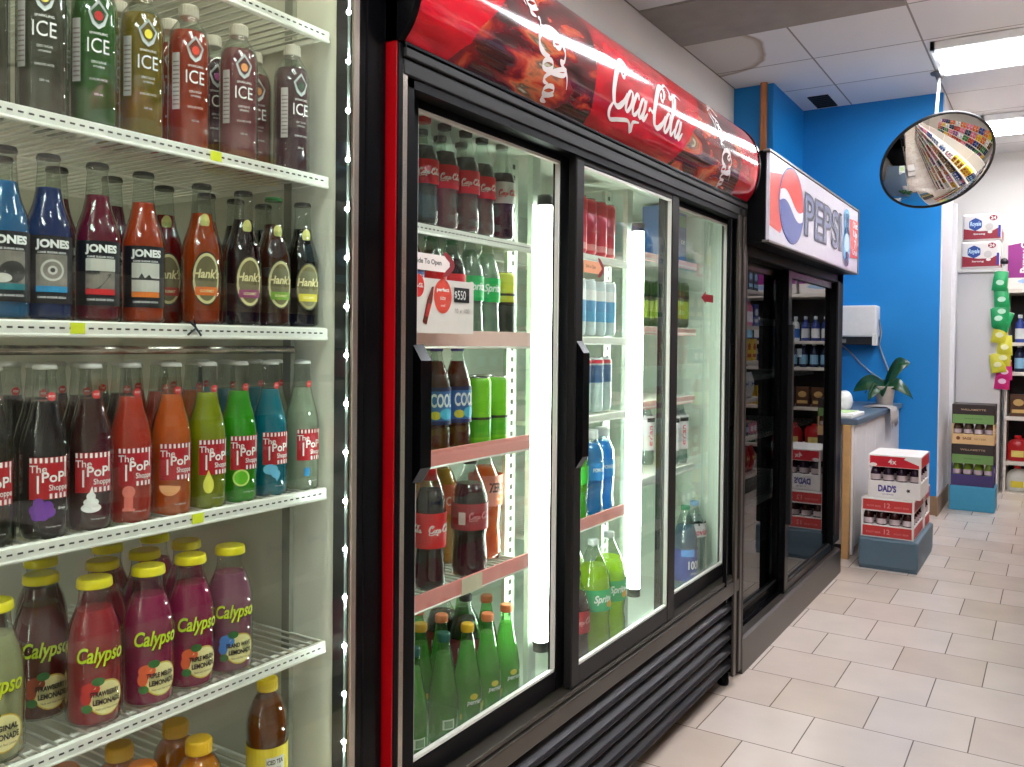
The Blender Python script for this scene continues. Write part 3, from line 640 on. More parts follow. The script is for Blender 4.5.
for y in (1.838, 2.385, 2.945):
    mb = MB(); mb.box(-1.175, y-.025, .35, -1.165, y+.022, 1.72)
    for k in range(50): mb.box(-1.165, y-.006, .37+k*.027, -1.1645, y+.006, .382+k*.027, 1)
    mb.build('shelf_upright', [mat('pale_upright', (190, 204, 186), .4), SLOT], t, org=CC)
PINKR = mat('pink_shelf_strip', (226, 138, 132), .35); PALE = mat('pale_pink_strip', (236, 190, 180), .35); CLR = mat('clear_shelf_strip', (206, 214, 206), .3)
for z, r_, sl in ((1.497, WIRE, True), (1.264, PALE, False), (1.014, PINKR, False), (.722, PINKR, False)):
    s = wire_shelf(t, CC, 1.20, 1.805, -1.70, -1.092, z, rail=r_, slots=sl, railh=.042 if not sl else .021, lift=0 if sl else .018)
    if z == .722: MB().box(-1.0885, 1.52, z-.022, -1.0878, 1.60, z+.014).build('price_ticket', mat('price_ticket_paper', (214, 204, 176), .6), s, org=CC)
for z, r_, sl in ((1.503, WIRE, False), (1.274, WIRE, False), (1.055, WIRE, False), (.760, PINKR, False)):
    wire_shelf(t, CC, 1.885, 2.362, -1.70, -1.092, z, rail=r_, slots=sl, railh=.04 if r_ is PINKR else .018, lift=.016 if r_ is PINKR else 0)
for z, r_, sl in ((1.545, PALE, False), (1.312, PALE, False), (1.075, PALE, False), (.832, CLR, False)):
    wire_shelf(t, CC, 2.475, 2.945, -1.70, -1.092, z, rail=r_, slots=sl, railh=.028)
# stickers and cards on the doors
def card(x, y0, y1, z0, z1, m, parent, decals=(), name='sticker', org=CC):
    mb = MB(); mats = [m]; mb.box(x, y0, z0, x+.0012, y1, z1)
    for i, (sh, mm) in enumerate(decals):
        if mm not in mats: mats.append(mm)
        mb.flat(sh, onx(x+.0014+i*.0002), mats.index(mm))
    return mb.build(name, mats, parent, org=org)
DR = mat('dark_red_ink', (130, 24, 30), .5); CARD = mat('pale_card', (226, 216, 208), .5)
card(-1.019, 1.25, 1.372, 1.392, 1.424, CARD, d1, [([text('Slide To Open', h=.013, w=.085, x=1.302, y=1.408, bold=.02)], LETK), ([stroke([(1.352, 1.43), (1.382, 1.408), (1.352, 1.384)], .012, thin=1)], DR)], 'slide_sign')
pc = [([ell(1.279, 1.362, .018, .022)], cm('disc_red', (214, 40, 36))), (cola_script(.03, 1.279, 1.362, wd=.16), LETW),
      ([ell(1.356, 1.345, .029, .034)], cm('disc_coral', (222, 76, 60))), ([text('perfect', h=.010, x=1.356, y=1.357, w=.04, bold=.03), text('size', h=.008, x=1.356, y=1.342), text('small', h=.005, x=1.356, y=1.327)], LETW),
      ([poly([(1.292, 1.293), (1.304, 1.288), (1.322, 1.335), (1.326, 1.362), (1.320, 1.362), (1.305, 1.335)])], cm('card_brown', (110, 40, 28))),
      ([poly([(1.300, 1.305), (1.309, 1.302), (1.318, 1.327), (1.309, 1.330)])], cm('card_red2', (200, 40, 36))),
      ([rect(1.392, 1.335, 1.445, 1.365, 2)], LETK), ([text('$', h=.015, x=1.398, y=1.350), text('550', h=.018, x=1.418, y=1.35, w=.028)], LETW), ([text('10 x 100', h=.009, w=.05, x=1.42, y=1.318)], LETK)]
card(-1.024, 1.252, 1.462, 1.272, 1.378, CARD, d1, pc, 'promotion_card')
card(-.990, 1.888, 1.985, 1.432, 1.462, cm('orange_sticker', (226, 160, 120)), d2, [([text('Slide to Open', h=.011, w=.055, x=1.925, y=1.447)], LETK), ([stroke([(1.965, 1.472), (1.992, 1.447), (1.965, 1.424)], .012, thin=1)], DR)], 'slide_sign')
mb = MB(); mb.box(-1.0195, 2.84, 1.402, -1.0185, 2.92, 1.428); mb.flat([poly([(2.845, 1.395), (2.845, 1.44), (2.80, 1.415)])], onx(-1.0183)); mb.build('arrow_sticker', DR, d3, org=CC)
# price strips and stickers stay with the doors; the curved canopy
PR = smooth_path([(-.972, 1.776), (-.948, 1.806), (-.932, 1.848), (-.925, 1.90), (-.930, 1.952), (-.948, 2.0), (-.980, 2.04), (-1.02, 2.066), (-1.06, 2.078)], 5)
PS = [0]
for i in range(1, len(PR)): PS.append(PS[-1]+math.hypot(PR[i][0]-PR[i-1][0], PR[i][1]-PR[i-1][1]))
def canopy_at(y, s_, off=.0012):
    s_ = max(0, min(PS[-1], s_)); i = 0
    while i < len(PS)-2 and PS[i+1] < s_: i += 1
    k = (s_-PS[i])/(PS[i+1]-PS[i]); x = PR[i][0]+(PR[i+1][0]-PR[i][0])*k; z = PR[i][1]+(PR[i+1][1]-PR[i][1])*k
    dx, dz = PR[i+1][0]-PR[i][0], PR[i+1][1]-PR[i][1]; l = math.hypot(dx, dz)
    return (x+dz/l*off, y, z-dx/l*off)
def canopy_mat():
    m, nt, N, L = nodes('printed_red_canopy'); b = N['Principled BSDF']; tc = N.new('ShaderNodeTexCoord'); sp = N.new('ShaderNodeSeparateXYZ'); L.new(tc.outputs['Object'], sp.inputs[0])
    def M(op, a, b_=None, c=None):
        n = N.new('ShaderNodeMath'); n.operation = op
        for i, q in enumerate((a, b_, c)):
            if q is None: continue
            if isinstance(q, (int, float)): n.inputs[i].default_value = q
            else: L.new(q, n.inputs[i])
        return n.outputs[0]
    y = sp.outputs['Y']; z = sp.outputs['Z']
    no = N.new('ShaderNodeTexNoise'); no.inputs['Scale'].default_value = 9; no.inputs['Detail'].default_value = 5; no.inputs['Distortion'].default_value = 1.2; L.new(tc.outputs['Object'], no.inputs[0])
    u = M('ADD', M('SUBTRACT', y, M('MULTIPLY', M('SUBTRACT', z, 1.776), .9)), M('MULTIPLY', no.outputs['Fac'], .05))
    v = M('ADD', M('ADD', y, M('MULTIPLY', M('SUBTRACT', z, 1.776), .1)), M('MULTIPLY', no.outputs['Fac'], .05))
    m1 = M('MULTIPLY', M('GREATER_THAN', u, .15), M('LESS_THAN', v, .70)); m2 = M('MULTIPLY', M('GREATER_THAN', M('SUBTRACT', u, 0), 1.22), M('LESS_THAN', v, 1.80))
    mask = M('MAXIMUM', m1, m2)
    mp = N.new('ShaderNodeMapping'); mp.inputs['Rotation'].default_value = (.7, 0, 0); mp.inputs['Scale'].default_value = (3, 4, 12); L.new(tc.outputs['Object'], mp.inputs[0])
    n2 = N.new('ShaderNodeTexNoise'); n2.inputs['Scale'].default_value = 1.3; n2.inputs['Detail'].default_value = 6; n2.inputs['Distortion'].default_value = .7; L.new(mp.outputs[0], n2.inputs[0])
    rp = N.new('ShaderNodeValToRGB'); L.new(n2.outputs['Fac'], rp.inputs[0]); e = rp.color_ramp.elements
    e[0].position = .3; e[0].color = lin((34, 22, 26)); e[1].position = .72; e[1].color = lin((216, 206, 176))
    for p, c in ((.44, (60, 30, 32)), (.52, (124, 26, 36)), (.57, (186, 62, 40)), (.62, (206, 112, 70)), (.67, (96, 84, 66))): k = rp.color_ramp.elements.new(p); k.color = lin(c)
    # soft darker swirls in the red print
    rr = N.new('ShaderNodeValToRGB'); L.new(n2.outputs['Fac'], rr.inputs[0]); e = rr.color_ramp.elements
    e[0].position = .40; e[0].color = lin((172, 10, 30)); e[1].position = .6; e[1].color = lin((220, 22, 44))
    mx = N.new('ShaderNodeMix'); mx.data_type = 'RGBA'; L.new(mask, mx.inputs['Factor']); L.new(rr.outputs[0], mx.inputs['A']); L.new(rp.outputs[0], mx.inputs['B'])
    L.new(mx.outputs['Result'], b.inputs['Base Color']); b.inputs['Roughness'].default_value = .13; b.inputs['Coat Weight'].default_value = .8; b.inputs['Coat Roughness'].default_value = .04
    return m
mb = MB(); ny = 40; n = len(PR); vs = []; fs = []
for j in range(ny+1):
    y = 1.165+(3.125-1.165)*j/ny
    for (x, z) in PR: vs.append((x, y, z))
for j in range(ny):
    for i in range(n-1): fs.append((j*n+i, (j+1)*n+i, (j+1)*n+i+1, j*n+i+1))
mb.add(vs, fs, 0, True)
cn = mb.build('canopy', canopy_mat(), t, org=CC)
def cdecal(shapes, off): 
    m = MB(); m.flat(shapes, lambda u, v: canopy_at(u, v, off)); return m
WI = mat('canopy_white_print', (236, 226, 222), .2, coat=.6)
SH_ = mat('canopy_dark_red_print', (150, 10, 22), .2, coat=.6)
m_ = cdecal(cola_script(.47, 2.14, .130, wd=.12), .0012); m_.build('lettering', WI, cn, org=CC)
m_ = cdecal(cola_script(.35, 1.565, .172, rot=-1.0, wd=.12), .0012); m_.build('lettering', WI, cn, org=CC)
m_ = cdecal(cola_script(.29, 2.74, .14, rot=-1.05, wd=.13), .0012); m_.build('lettering', WI, cn, org=CC)
mb = MB()
mb.prism([(a, b) for a, b in PR]+[(-1.10, 2.078), (-1.10, 1.776)], lambda u, v, s: (u+.004 if u > -1.05 else u, 1.150 if s == 0 else 1.165, v))
mb.prism([(a, b) for a, b in PR]+[(-1.10, 2.078), (-1.10, 1.776)], lambda u, v, s: (u+.004 if u > -1.05 else u, 3.125 if s == 0 else 3.138, v))
mb.box(-1.10, 1.165, 2.06, -1.05, 3.125, 2.082); mb.box(-1.04, 1.165, 1.768, -.964, 3.125, 1.778)
mb.build('canopy_end', BLACKG, cn, org=CC)

# ------------------------------------------------------------------ drinks in the canopy cooler
def pet(key, prof, liqm, fill, capm, capz, capr, caph, decals, lr, cat_name='soda_bottle', shell=CLEARP, kindcat='bottle'):
    def f():
        t_ = thing(cat_name, '', kindcat); body(prof, fill, liqm, shell, t_, 16)
        screw(t_, capz, caph, capr, capm)
        if decals: label_part(lr, decals, t_)
        return t_
    MK[key] = f
PETC = [(.024, .002), (.030, 0), (.0325, .012), (.0315, .04), (.0295, .065), (.031, .085), (.0325, .10), (.0325, .136), (.0305, .150), (.0235, .174), (.0155, .198), (.0130, .212), (.0125, .222)]
COLA = liquid('cola', (44, 14, 8), .08); REDL = cm('cola_label_red', (212, 24, 30))
cd_ = [([rect(-.10, .086, .10, .137, 28)], REDL), (cola_script(.052, .004, .111, wd=.16)+cola_script(.052, -.06, .111, wd=.16), LETW), ([rect(.036, .092, .050, .116, 2)], CARD)]
pet('cola', PETC, COLA, .170, mat('cap_black', (22, 20, 22), .4), .218, .0145, .016, cd_, .0325)
GLARE_FROST = liquid('glare_frosted_cola', (128, 126, 118), .15)  # cola greyed: tube glare and condensation put into the drink colour
pet('cola_glare_frost', PETC, GLARE_FROST, .168, mat('cap_black', (22, 20, 22), .4), .218, .0145, .016, cd_, .0325)
pet('cola_redcap', PETC, GLARE_FROST, .168, mat('cap_red', (216, 24, 28), .4), .218, .0145, .016, cd_, .0325)
pet('cola_clear', PETC, liquid('pale_cola', (60, 44, 36), .3), .160, mat('cap_grey', (150, 150, 140), .4), .218, .0145, .016,
    [([rect(-.10, .086, .10, .137, 28)], cm('grey_white_label', (206, 206, 200))), (cola_script(.052, .004, .111, wd=.16), REDL)], .0325)
pet('sprite', PETC, liquid('sprite_clear', (196, 214, 196), .5), .196, mat('cap_green', (30, 160, 66), .4), .218, .0145, .016,
    [([rect(-.10, .082, .10, .138, 28)], cm('sprite_green', (24, 176, 88))), ([text('Sprite', h=.024, w=.05, bold=.03, shear=.3, x=.002, y=.112)], LETW)], .0325)
pet('coolt', PETC, liquid('tea_brown', (104, 44, 26), .1), .196, mat('cap_blue', (40, 52, 150), .4), .218, .0145, .016,
    [([rect(-.10, .060, .10, .140, 28)], cm('cool_blue', (60, 110, 170))), ([rect(-.10, .060, .10, .068, 28), rect(-.10, .132, .10, .140, 28)], cm('cool_dark', (40, 40, 90))), ([text('COOL', h=.03, w=.056, bold=.03, x=.003, y=.112)], LETW), ([ell(-.014, .080, .012, .009)], cm('cool_lemon', (220, 206, 60))), ([ell(.012, .083, .017, .012)], cm('cool_sky', (80, 180, 210)))], .0325)
BIG = [(.034, .002), (.040, 0), (.0425, .015), (.041, .05), (.038, .085), (.041, .11), (.0425, .15), (.0405, .182), (.030, .212), (.018, .235), (.0145, .246), (.0135, .256)]
pet('cola_big', BIG, COLA, .208, mat('cap_black', (22, 20, 22), .4), .252, .0155, .016, [([rect(-.133, .105, .133, .165, 32)], cm('cola_label_deep', (150, 26, 34))), (cola_script(.06, .01, .137, wd=.15), mat('dim_white_ink', (200, 150, 150), .5)), ([rect(-.045, .118, -.028, .146, 2)], CARD)], .0425)
SLV = [(r*.82, z*1.04) for r, z in BIG]
def cola_sleeve():
    t_ = thing('soda_bottle', '', 'bottle'); body(SLV, .213, COLA, CLEARP, t_, 16)
    screw(t_, .262, .016, .0145, mat('cap_black', (22, 20, 22), .4)); MB().lathe([(.0168, .233), (.0140, .249), (.0140, .259)], 16, caps=(0, 0)).build('neck_sleeve', mat('cap_red', (216, 24, 28), .4), t_)
    label_part(.0349, [([rect(-.108, .090, .108, .165, 32)], REDL), (cola_script(.062, .008, .130, wd=.16)+cola_script(.062, -.07, .130, wd=.16), LETW)], t_); return t_
MK['cola_sleeve'] = cola_sleeve
pet('orange_zero', BIG, liquid('orange_drink', (240, 120, 40), .15), .225, mat('cap_orange', (230, 110, 50), .4), .252, .0155, .016, [([rect(-.133, .130, .133, .205, 32)], cm('zero_label', (226, 150, 130))), ([text('ZERO', h=.024, w=.05, bold=.03, x=.008, y=.175)], LETK), ([ell(.02, .145, .02, .013)], cm('zero_orange', (236, 120, 40)))], .0425)
pet('amber', BIG, liquid('amber_drink', (236, 170, 30), .15), .225, mat('cap_white', (226, 226, 220), .4), .252, .0155, .016, [([rect(-.133, .120, .133, .19, 32)], cm('amber_label', (220, 120, 80))), ([text('ice', h=.03, w=.04, x=.0, y=.155)], LETW)], .0425)
PER = [(.030, .001), (.0335, 0), (.0355, .012), (.0355, .075), (.0345, .10), (.030, .13), (.024, .16), (.0175, .195), (.0135, .218), (.0125, .232)]
for nm, cp in (('yellow', (232, 206, 30)), ('peach', (240, 140, 90)), ('teal', (30, 96, 84))):
    pet('green_'+nm, PER, liquid('green_soda', (150, 214, 120), .4, .6), .20, mat('cap_'+nm, cp, .4), .226, .0148, .018,
        [([rect(-.014, .040, .014, .062, 4)], cm('lime_label', (206, 226, 190))), ([rect(-.010, .043, .010, .059, 4)], cm('lime_label2', (120, 160, 110)))] if nm == 'teal' else
        [([poly([(-.034, .034), (.036, .042), (.036, .060), (-.034, .046)])], cm('yellow_ribbon', (216, 196, 60))), ([ell(-.002, .086, .010, .007, 14)], cm('lemon_print', (226, 206, 60))), ([text('perrier', h=.014, w=.038, bold=.02, shear=.2, x=0, y=.072)], LETW)], .0357, shell=GREENP)
def can(key, r, h, base, bands, txt=None):
    def f():
        t_ = thing('drink_can', '', 'can')
        MB().lathe([(r*.78, 0), (r*.9, .003), (r, .010), (r, h-.012), (r*.93, h-.005), (r*.84, h-.002)], 18).build('can_body', base, t_)
        mb = MB(); mb.lathe([(r*.84, h-.003), (r*.87, h), (r*.80, h), (r*.78, h-.004), (r*.2, h-.004)], 18); mb.box(-.012, -.006, h-.003, .006, .006, h-.0018); mb.build('can_lid', mat('can_lid_metal', (190, 190, 186), .25, .9), t_)
        label_part(r, [([rect(-PI*r*.98, a, PI*r*.98, b, 24)], m) for a, b, m in bands]+([([text(txt, h=.02, w=r*1.2, bold=.03, y=h*.5)], LETW)] if txt else []), t_)
        return t_
    MK[key] = f
can('can_green', .031, .158, cm('can_green', (120, 196, 30)), [(.02, .06, cm('can_green_dark', (84, 170, 30))), (.060, .066, LETK)])
can('can_black', .031, .158, cm('can_yellow', (196, 200, 60)), [(.012, .085, cm('can_blackish', (30, 40, 26))), (.10, .106, LETK)])
can('can_red', .0265, .160, cm('can_red', (214, 60, 70)), [(.012, .03, cm('can_pink', (232, 150, 150))), (.12, .145, cm('can_red2', (190, 20, 34)))])
can('can_blue', .0265, .160, cm('can_pale', (200, 214, 214)), [(.04, .10, cm('can_sky', (90, 160, 200))), (.10, .13, LETW)])
can('can_dew', .031, .158, cm('can_dew', (60, 80, 40)), [(.03, .09, cm('can_dew2', (150, 170, 60))), (.10, .11, LETK)])
SPORT = [(.028, 0), (.036, .004), (.037, .02), (.034, .05), (.037, .08), (.037, .12), (.033, .14), (.037, .16), (.036, .18), (.027, .20), (.019, .212), (.018, .222)]
pet('sport_blue', SPORT, liquid('sport_blue', (30, 165, 240), .1), .205, mat('cap_white2', (226, 230, 232), .4), .218, .0205, .026, [([rect(-.05, .10, .05, .15, 16)], cm('sport_label', (40, 150, 226))), ([text('POWER', h=.012, w=.04, bold=.03, y=.13)], LETW)], .0373, 'sports_drink_bottle')
pet('sport_green', SPORT, liquid('sport_green', (90, 210, 40), .1), .205, mat('cap_green3', (50, 150, 60), .4), .218, .0205, .026, [([rect(-.05, .10, .05, .15, 16)], cm('sport_label_g', (60, 180, 60)))], .0373, 'sports_drink_bottle')
pet('slim_blue', PETC, liquid('pale_water', (150, 200, 210), .3), .19, mat('cap_pale', (216, 222, 220), .4), .218, .0145, .016, [([rect(-.10, .05, .10, .14, 28)], cm('slim_label', (70, 130, 190))), ([rect(-.10, .055, .10, .075, 28)], LETW)], .0325)
T2 = [(.045, .002), (.051, 0), (.053, .018), (.052, .07), (.048, .11), (.052, .14), (.053, .20), (.049, .23), (.035, .268), (.021, .298), (.0150, .312), (.0135, .322)]
TALL = [(.036, .002), (.042, 0), (.044, .015), (.043, .06), (.040, .10), (.043, .13), (.044, .19), (.041, .22), (.030, .255), (.019, .285), (.0145, .30), (.0135, .308)]
pet('lime_big', T2, liquid('lime_drink', (206, 236, 60), .2), .262, mat('cap_pale', (216, 222, 220), .4), .318, .0155, .016, [([rect(-.16, .14, .16, .20, 36)], cm('lime_label_g', (60, 176, 110))), ([text('Sprite', h=.028, w=.06, bold=.03, shear=.3, x=.0, y=.172)], LETW), ([ell(.024, .158, .013, .010)], cm('lime_orange', (236, 170, 40)))], .0532)
pet('water_evian', TALL, liquid('water', (214, 228, 230), .35, .6), .27, mat('cap_paleblue', (130, 180, 220), .4), .304, .0155, .016, [([rect(-.13, .195, .13, .245, 32)], cm('evian_label', (226, 222, 224))), ([text('evian', h=.022, w=.062, bold=.02, x=.0, y=.213)], cm('evian_pink', (220, 60, 90))), ([poly([(-.05, .245), (-.02, .256), (.0, .247), (.03, .258), (.05, .245), (.02, .236), (-.02, .236)])], LETK)], .0442, 'water_bottle')
pet('water_blue', TALL, liquid('water_blue', (120, 160, 190), .35, .6), .25, mat('cap_green2', (30, 140, 90), .4), .304, .0155, .016, [([rect(-.13, .06, .13, .17, 32)], cm('water_blue_label', (40, 70, 150))), ([rect(-.05, .145, .0, .17, 6)], cm('water_sky', (80, 150, 220))), ([text('100%', h=.03, w=.06, bold=.03, x=.005, y=.115), text('SPRING', h=.008, w=.03, x=.0, y=.085)], LETW)], .0442, 'water_bottle')
pet('water_small', PETC, liquid('water', (214, 228, 230), .35, .6), .19, mat('cap_red', (216, 24, 28), .4), .218, .0145, .016, [([rect(-.09, .05, .09, .17, 28)], cm('evian_label', (226, 222, 224))), (([ (lambda tt: ([(-.006+(-p[1]), .10+p[0]) for p in tt[0]], tt[1]))(text('evian', h=.018, w=.07, bold=.02)) ]), cm('evian_pink', (220, 60, 90))), ([rect(-.02, .148, .02, .162, 6)], LETK)], .0328, 'water_bottle')
def box_kind(key, w_, d_, h_, base, decals, name='drink_carton', cat='carton'):
    def f():
        t_ = thing(name, '', cat); MB().box(-d_/2, -w_/2, 0, d_/2, w_/2, h_, bev=.003).build('carton_body', base, t_)
        mb = MB(); mats = []
        for i, (sh, m) in enumerate(decals): mats.append(m); mb.flat(sh, onx(d_/2+.0004+i*.0003), i)
        mb.build('printed_panel', mats, t_); return t_
    MK[key] = f
box_kind('carton_blue', .07, .07, .17, cm('carton_blue', (60, 100, 150)), [([rect(-.03, .12, .03, .16)], cm('carton_green', (90, 150, 90))), ([rect(-.03, .03, .03, .10)], cm('carton_deep', (40, 70, 130))), ([text('ice', h=.02, y=.07)], LETW)])
def fill(items, z, x, wh, group, turn=-.45, back=None, nb=1, dx=.075):
    row(MK, items, z, x, '', 'front row, '+wh, group, turn+.36)
    for b in range(nb):
        if back: row(MK, [(k, y+.012*(b+1), n_) for k, y, n_ in back], z, x-dx*(b+1), '', ('row behind, ' if nb == 1 else ('second row, ', 'third row, ')[b])+wh, group, turn+.36)
G_ = 'drinks in the cooler with the red canopy'
X = -1.135
fill([('cola_redcap', 1.365, 'red-capped cola'), ('cola_redcap', 1.438, 'red-capped cola'), ('cola_glare_frost', 1.508, 'black-capped cola'), ('cola_glare_frost', 1.582, 'black-capped cola'), ('cola_glare_frost', 1.656, 'black-capped cola'), ('cola_clear', 1.736, 'pale label cola')], 1.500, X, 'left door top shelf', G_,
     back=[('cola', 1.30, 'cola'), ('cola', 1.37, 'cola'), ('cola', 1.44, 'cola'), ('cola', 1.51, 'cola'), ('cola', 1.58, 'cola'), ('cola_clear', 1.66, 'pale label cola')])
fill([('coolt', 1.39, 'dark soda'), ('cola', 1.462, 'dark cola'), ('cola', 1.532, 'dark cola'), ('sprite', 1.603, 'green-capped clear soda'), ('sprite', 1.678, 'green-capped clear soda'), ('can_black', 1.748, 'tall yellow and black can')], 1.267, X, 'left door second shelf', G_,
     back=[('cola', 1.40, 'cola'), ('cola', 1.47, 'cola'), ('sprite', 1.54, 'clear soda'), ('sprite', 1.62, 'clear soda'), ('can_black', 1.69, 'tall black can')])
fill([('sprite', 1.41, 'clear soda'), ('coolt', 1.487, 'brown iced tea with blue label'), ('coolt', 1.560, 'brown iced tea with blue label'), ('can_green', 1.64, 'lime green tall can'), ('can_green', 1.714, 'lime green tall can')], 1.017, X, 'left door third shelf', G_,
     back=[('coolt', 1.40, 'brown iced tea'), ('coolt', 1.475, 'brown iced tea'), ('sprite', 1.55, 'clear soda'), ('can_dew', 1.62, 'dark tall can'), ('can_green', 1.69, 'green tall can'), ('can_dew', 1.755, 'dark tall can')])
fill([('cola_sleeve', 1.468, 'large cola with red neck sleeve'), ('cola_big', 1.612, 'large cola with dark red label')], .725, X, 'left door fourth shelf', G_,
     back=[('cola_sleeve', 1.40, 'large cola'), ('amber', 1.555, 'large amber soda'), ('amber', 1.65, 'large amber soda')], dx=.115)
row(MK, [('orange_zero', 1.762, 'large orange soda')], .725, -1.195, '', 'row behind, left door fourth shelf', G_, -.05)
fill([('green_teal', 1.42, 'green bottle with teal cap'), ('green_teal', 1.53, 'green bottle with teal cap'), ('green_yellow', 1.612, 'green bottle with yellow cap'), ('green_peach', 1.70, 'green bottle with peach cap'), ('green_peach', 1.785, 'green bottle with peach cap')], .363, X-.005, 'left door floor', G_,
     back=[('green_yellow', 1.38, 'green bottle with yellow cap'), ('green_yellow', 1.46, 'green bottle with yellow cap'), ('green_yellow', 1.54, 'green bottle with yellow cap'), ('green_peach', 1.62, 'green bottle with peach cap'), ('cola_big', 1.72, 'large cola'), ('green_peach', 1.81, 'green bottle with peach cap')], dx=.084, nb=2)
fill([('can_red', 2.06, 'slim red can'), ('can_red', 2.123, 'slim red can'), ('can_red', 2.187, 'slim red can'), ('can_red', 2.25, 'slim red can'), ('can_red', 2.312, 'slim red can')], 1.506, X, 'middle door top shelf', G_, back=[('can_red', 2.06, 'slim red can'), ('can_red', 2.12, 'slim red can'), ('can_red', 2.18, 'slim red can'), ('can_red', 2.25, 'slim red can')])
fill([('can_blue', 2.06, 'slim blue and white can'), ('can_blue', 2.123, 'slim blue and white can'), ('can_blue', 2.187, 'slim blue and white can'), ('can_blue', 2.25, 'slim blue and white can'), ('can_blue', 2.312, 'slim blue and white can')], 1.277, X, 'middle door second shelf', G_, back=[('can_blue', 2.06, 'slim blue can'), ('can_blue', 2.12, 'slim blue can'), ('can_blue', 2.18, 'slim blue can'), ('can_blue', 2.25, 'slim blue can')])
can('can_multi', .0295, .158, cm('can_multi', (190, 206, 204)), [(.085, .135, cm('can_multi_b', (70, 100, 140))), (.140, .150, cm('can_multi_r', (206, 40, 60)))])
fill([('can_red', 2.08, 'red can'), ('can_multi', 2.16, 'silver can with blue band'), ('can_multi', 2.226, 'silver can with blue band'), ('can_multi', 2.292, 'silver can with blue band')], 1.058, X, 'middle door third shelf', G_, back=[('can_multi', 2.13, 'silver can'), ('can_multi', 2.2, 'silver can'), ('can_red', 2.26, 'red can')])
fill([('sport_green', 2.13, 'bright green sports drink'), ('sport_blue', 2.215, 'blue sports drink'), ('sport_blue', 2.30, 'blue sports drink')], .763, X, 'middle door fourth shelf', G_, back=[('sport_green', 2.12, 'green sports drink'), ('sport_blue', 2.2, 'blue sports drink')], dx=.085)
fill([('cola_big', 2.08, 'large cola'), ('lime_big', 2.19, 'large lime yellow soda'), ('lime_big', 2.302, 'large lime yellow soda')], .363, X+.027, 'middle door floor', G_, back=[('sport_green', 2.15, 'green drink'), ('lime_big', 2.26, 'large lime soda')], dx=.115)
fill([('carton_blue', 2.72, 'blue and green drink carton'), ('carton_blue', 2.81, 'blue and green drink carton'), ('carton_blue', 2.895, 'blue and green drink carton')], 1.549, X-.02, 'right door top shelf', G_, turn=-.1)
fill([('can_dew', 2.76, 'dark green and yellow can'), ('can_dew', 2.83, 'dark green and yellow can'), ('can_dew', 2.90, 'dark green and yellow can')], 1.315, X, 'right door second shelf', G_, back=[('can_dew', 2.72, 'dark green can'), ('can_dew', 2.79, 'dark green can')])
fill([('water_small', 2.835, 'red-capped water'), ('water_small', 2.908, 'red-capped water')], .835, X, 'right door fourth shelf', G_, back=[('water_small', 2.78, 'red-capped water')])
fill([('water_blue', 2.905, 'blue-labelled water'), ('water_evian', 3.005, 'large clear water')], .363, X+.03, 'right door floor', G_)

# ------------------------------------------------------------------ two door cooler with the lit-style sign
PC = (-1.35, 4.05, 0)
t = thing('beverage_cooler', 'black two-door cooler with white, red and blue sign, next to the blue wall', 'cooler', PC)
mb = MB(); A, B = 3.185, 4.985
mb.box(-1.75, A, .02, -1.69, B, 2.0); mb.box(-1.75, A, .02, -1.03, A+.04, 2.0); mb.box(-1.75, B-.04, .02, -1.03, B, 2.0); mb.box(-1.75, A, 1.62, -1.03, B, 2.0); mb.box(-1.69, A, .02, -1.02, B, .13)
mb.build('cabinet', BLACK, t, org=PC)
mb = MB(); mb.box(-1.69, A+.04, .13, -1.68, B-.04, 1.62); mb.box(-1.68, A+.04, .13, -1.08, A+.045, 1.62); mb.box(-1.68, B-.045, .13, -1.08, B-.04, 1.62)
mb.build('inner_liner', mat('dim_liner', (60, 62, 62), .5), t, org=PC)
mb = MB(); mb.box(-1.03, A, .02, -.995, A+.035, 1.65, bev=.003); mb.box(-1.03, B-.16, .18, -.998, B, 1.65, bev=.003); mb.box(-1.08, A+.03, 1.595, -.998, B, 1.65, bev=.003)
fr = mb.build('front_frame', BLACK, t, org=PC)
MB().box(-1.0, A+.022, .02, -.990, A+.040, 1.63, bev=.002).build('grey_stile', DGREY, fr, org=PC)
MB().box(-.998, B-.155, .23, -.992, B-.11, 1.6, bev=.002).build('grey_stile', DGREY, fr, org=PC)
mb = MB(); mb.prism([(-1.03, .0), (-.988, .0), (-.990, .128), (-1.0, .135), (-1.03, .138)], lambda u, v, s: (u, A+.036 if s == 0 else B, v)); mb.build('kick_plate', BROWNG, t, org=PC)
mb = MB(); mb.box(-1.09, A+.036, .12, -1.06, B-.05, .135); mb.box(-1.05, A+.036, .12, -1.035, B-.05, .133); mb.build('sliding_track', BLACKG, t, org=PC)
def pdoor(y0, y1, x, st):
    mb = MB(); a, b = .137, 1.60
    mb.box(x-.03, y0, a, x, y0+st, b, bev=.003); mb.box(x-.03, y1-st, a, x, y1, b, bev=.003); mb.box(x-.03, y0+st, a, x-.002, y1-st, a+.042, bev=.002); mb.box(x-.03, y0+st, b-.04, x-.002, y1-st, b, bev=.002)
    d = mb.build('door', BLACKG, t, org=PC)
    MB().box(x-.02, y0+st-.003, a+.038, x-.014, y1-st+.003, b-.036).build('glass_pane', glass('tinted_door_glass', (170, 176, 176), .09), d, org=PC)
    MB().box(x-.012, y0+st, a+.038, x-.004, y1-st, a+.05).build('pane_trim', DGREY, d, org=PC)
    return d
dA = pdoor(A+.035, 4.00, -1.055, .055); dB = pdoor(3.90, B-.05, -1.012, .06)
mb = MB(); mb.box(-1.014, 3.905, .45, -.992, 3.935, 1.35, bev=.004); mb.build('handle', DGREY, dB, org=PC)
card(-1.029, 4.13, 4.215, 1.200, 1.240, mat('white_sticker', (232, 232, 236), .5), dB, (), 'sticker', org=PC)
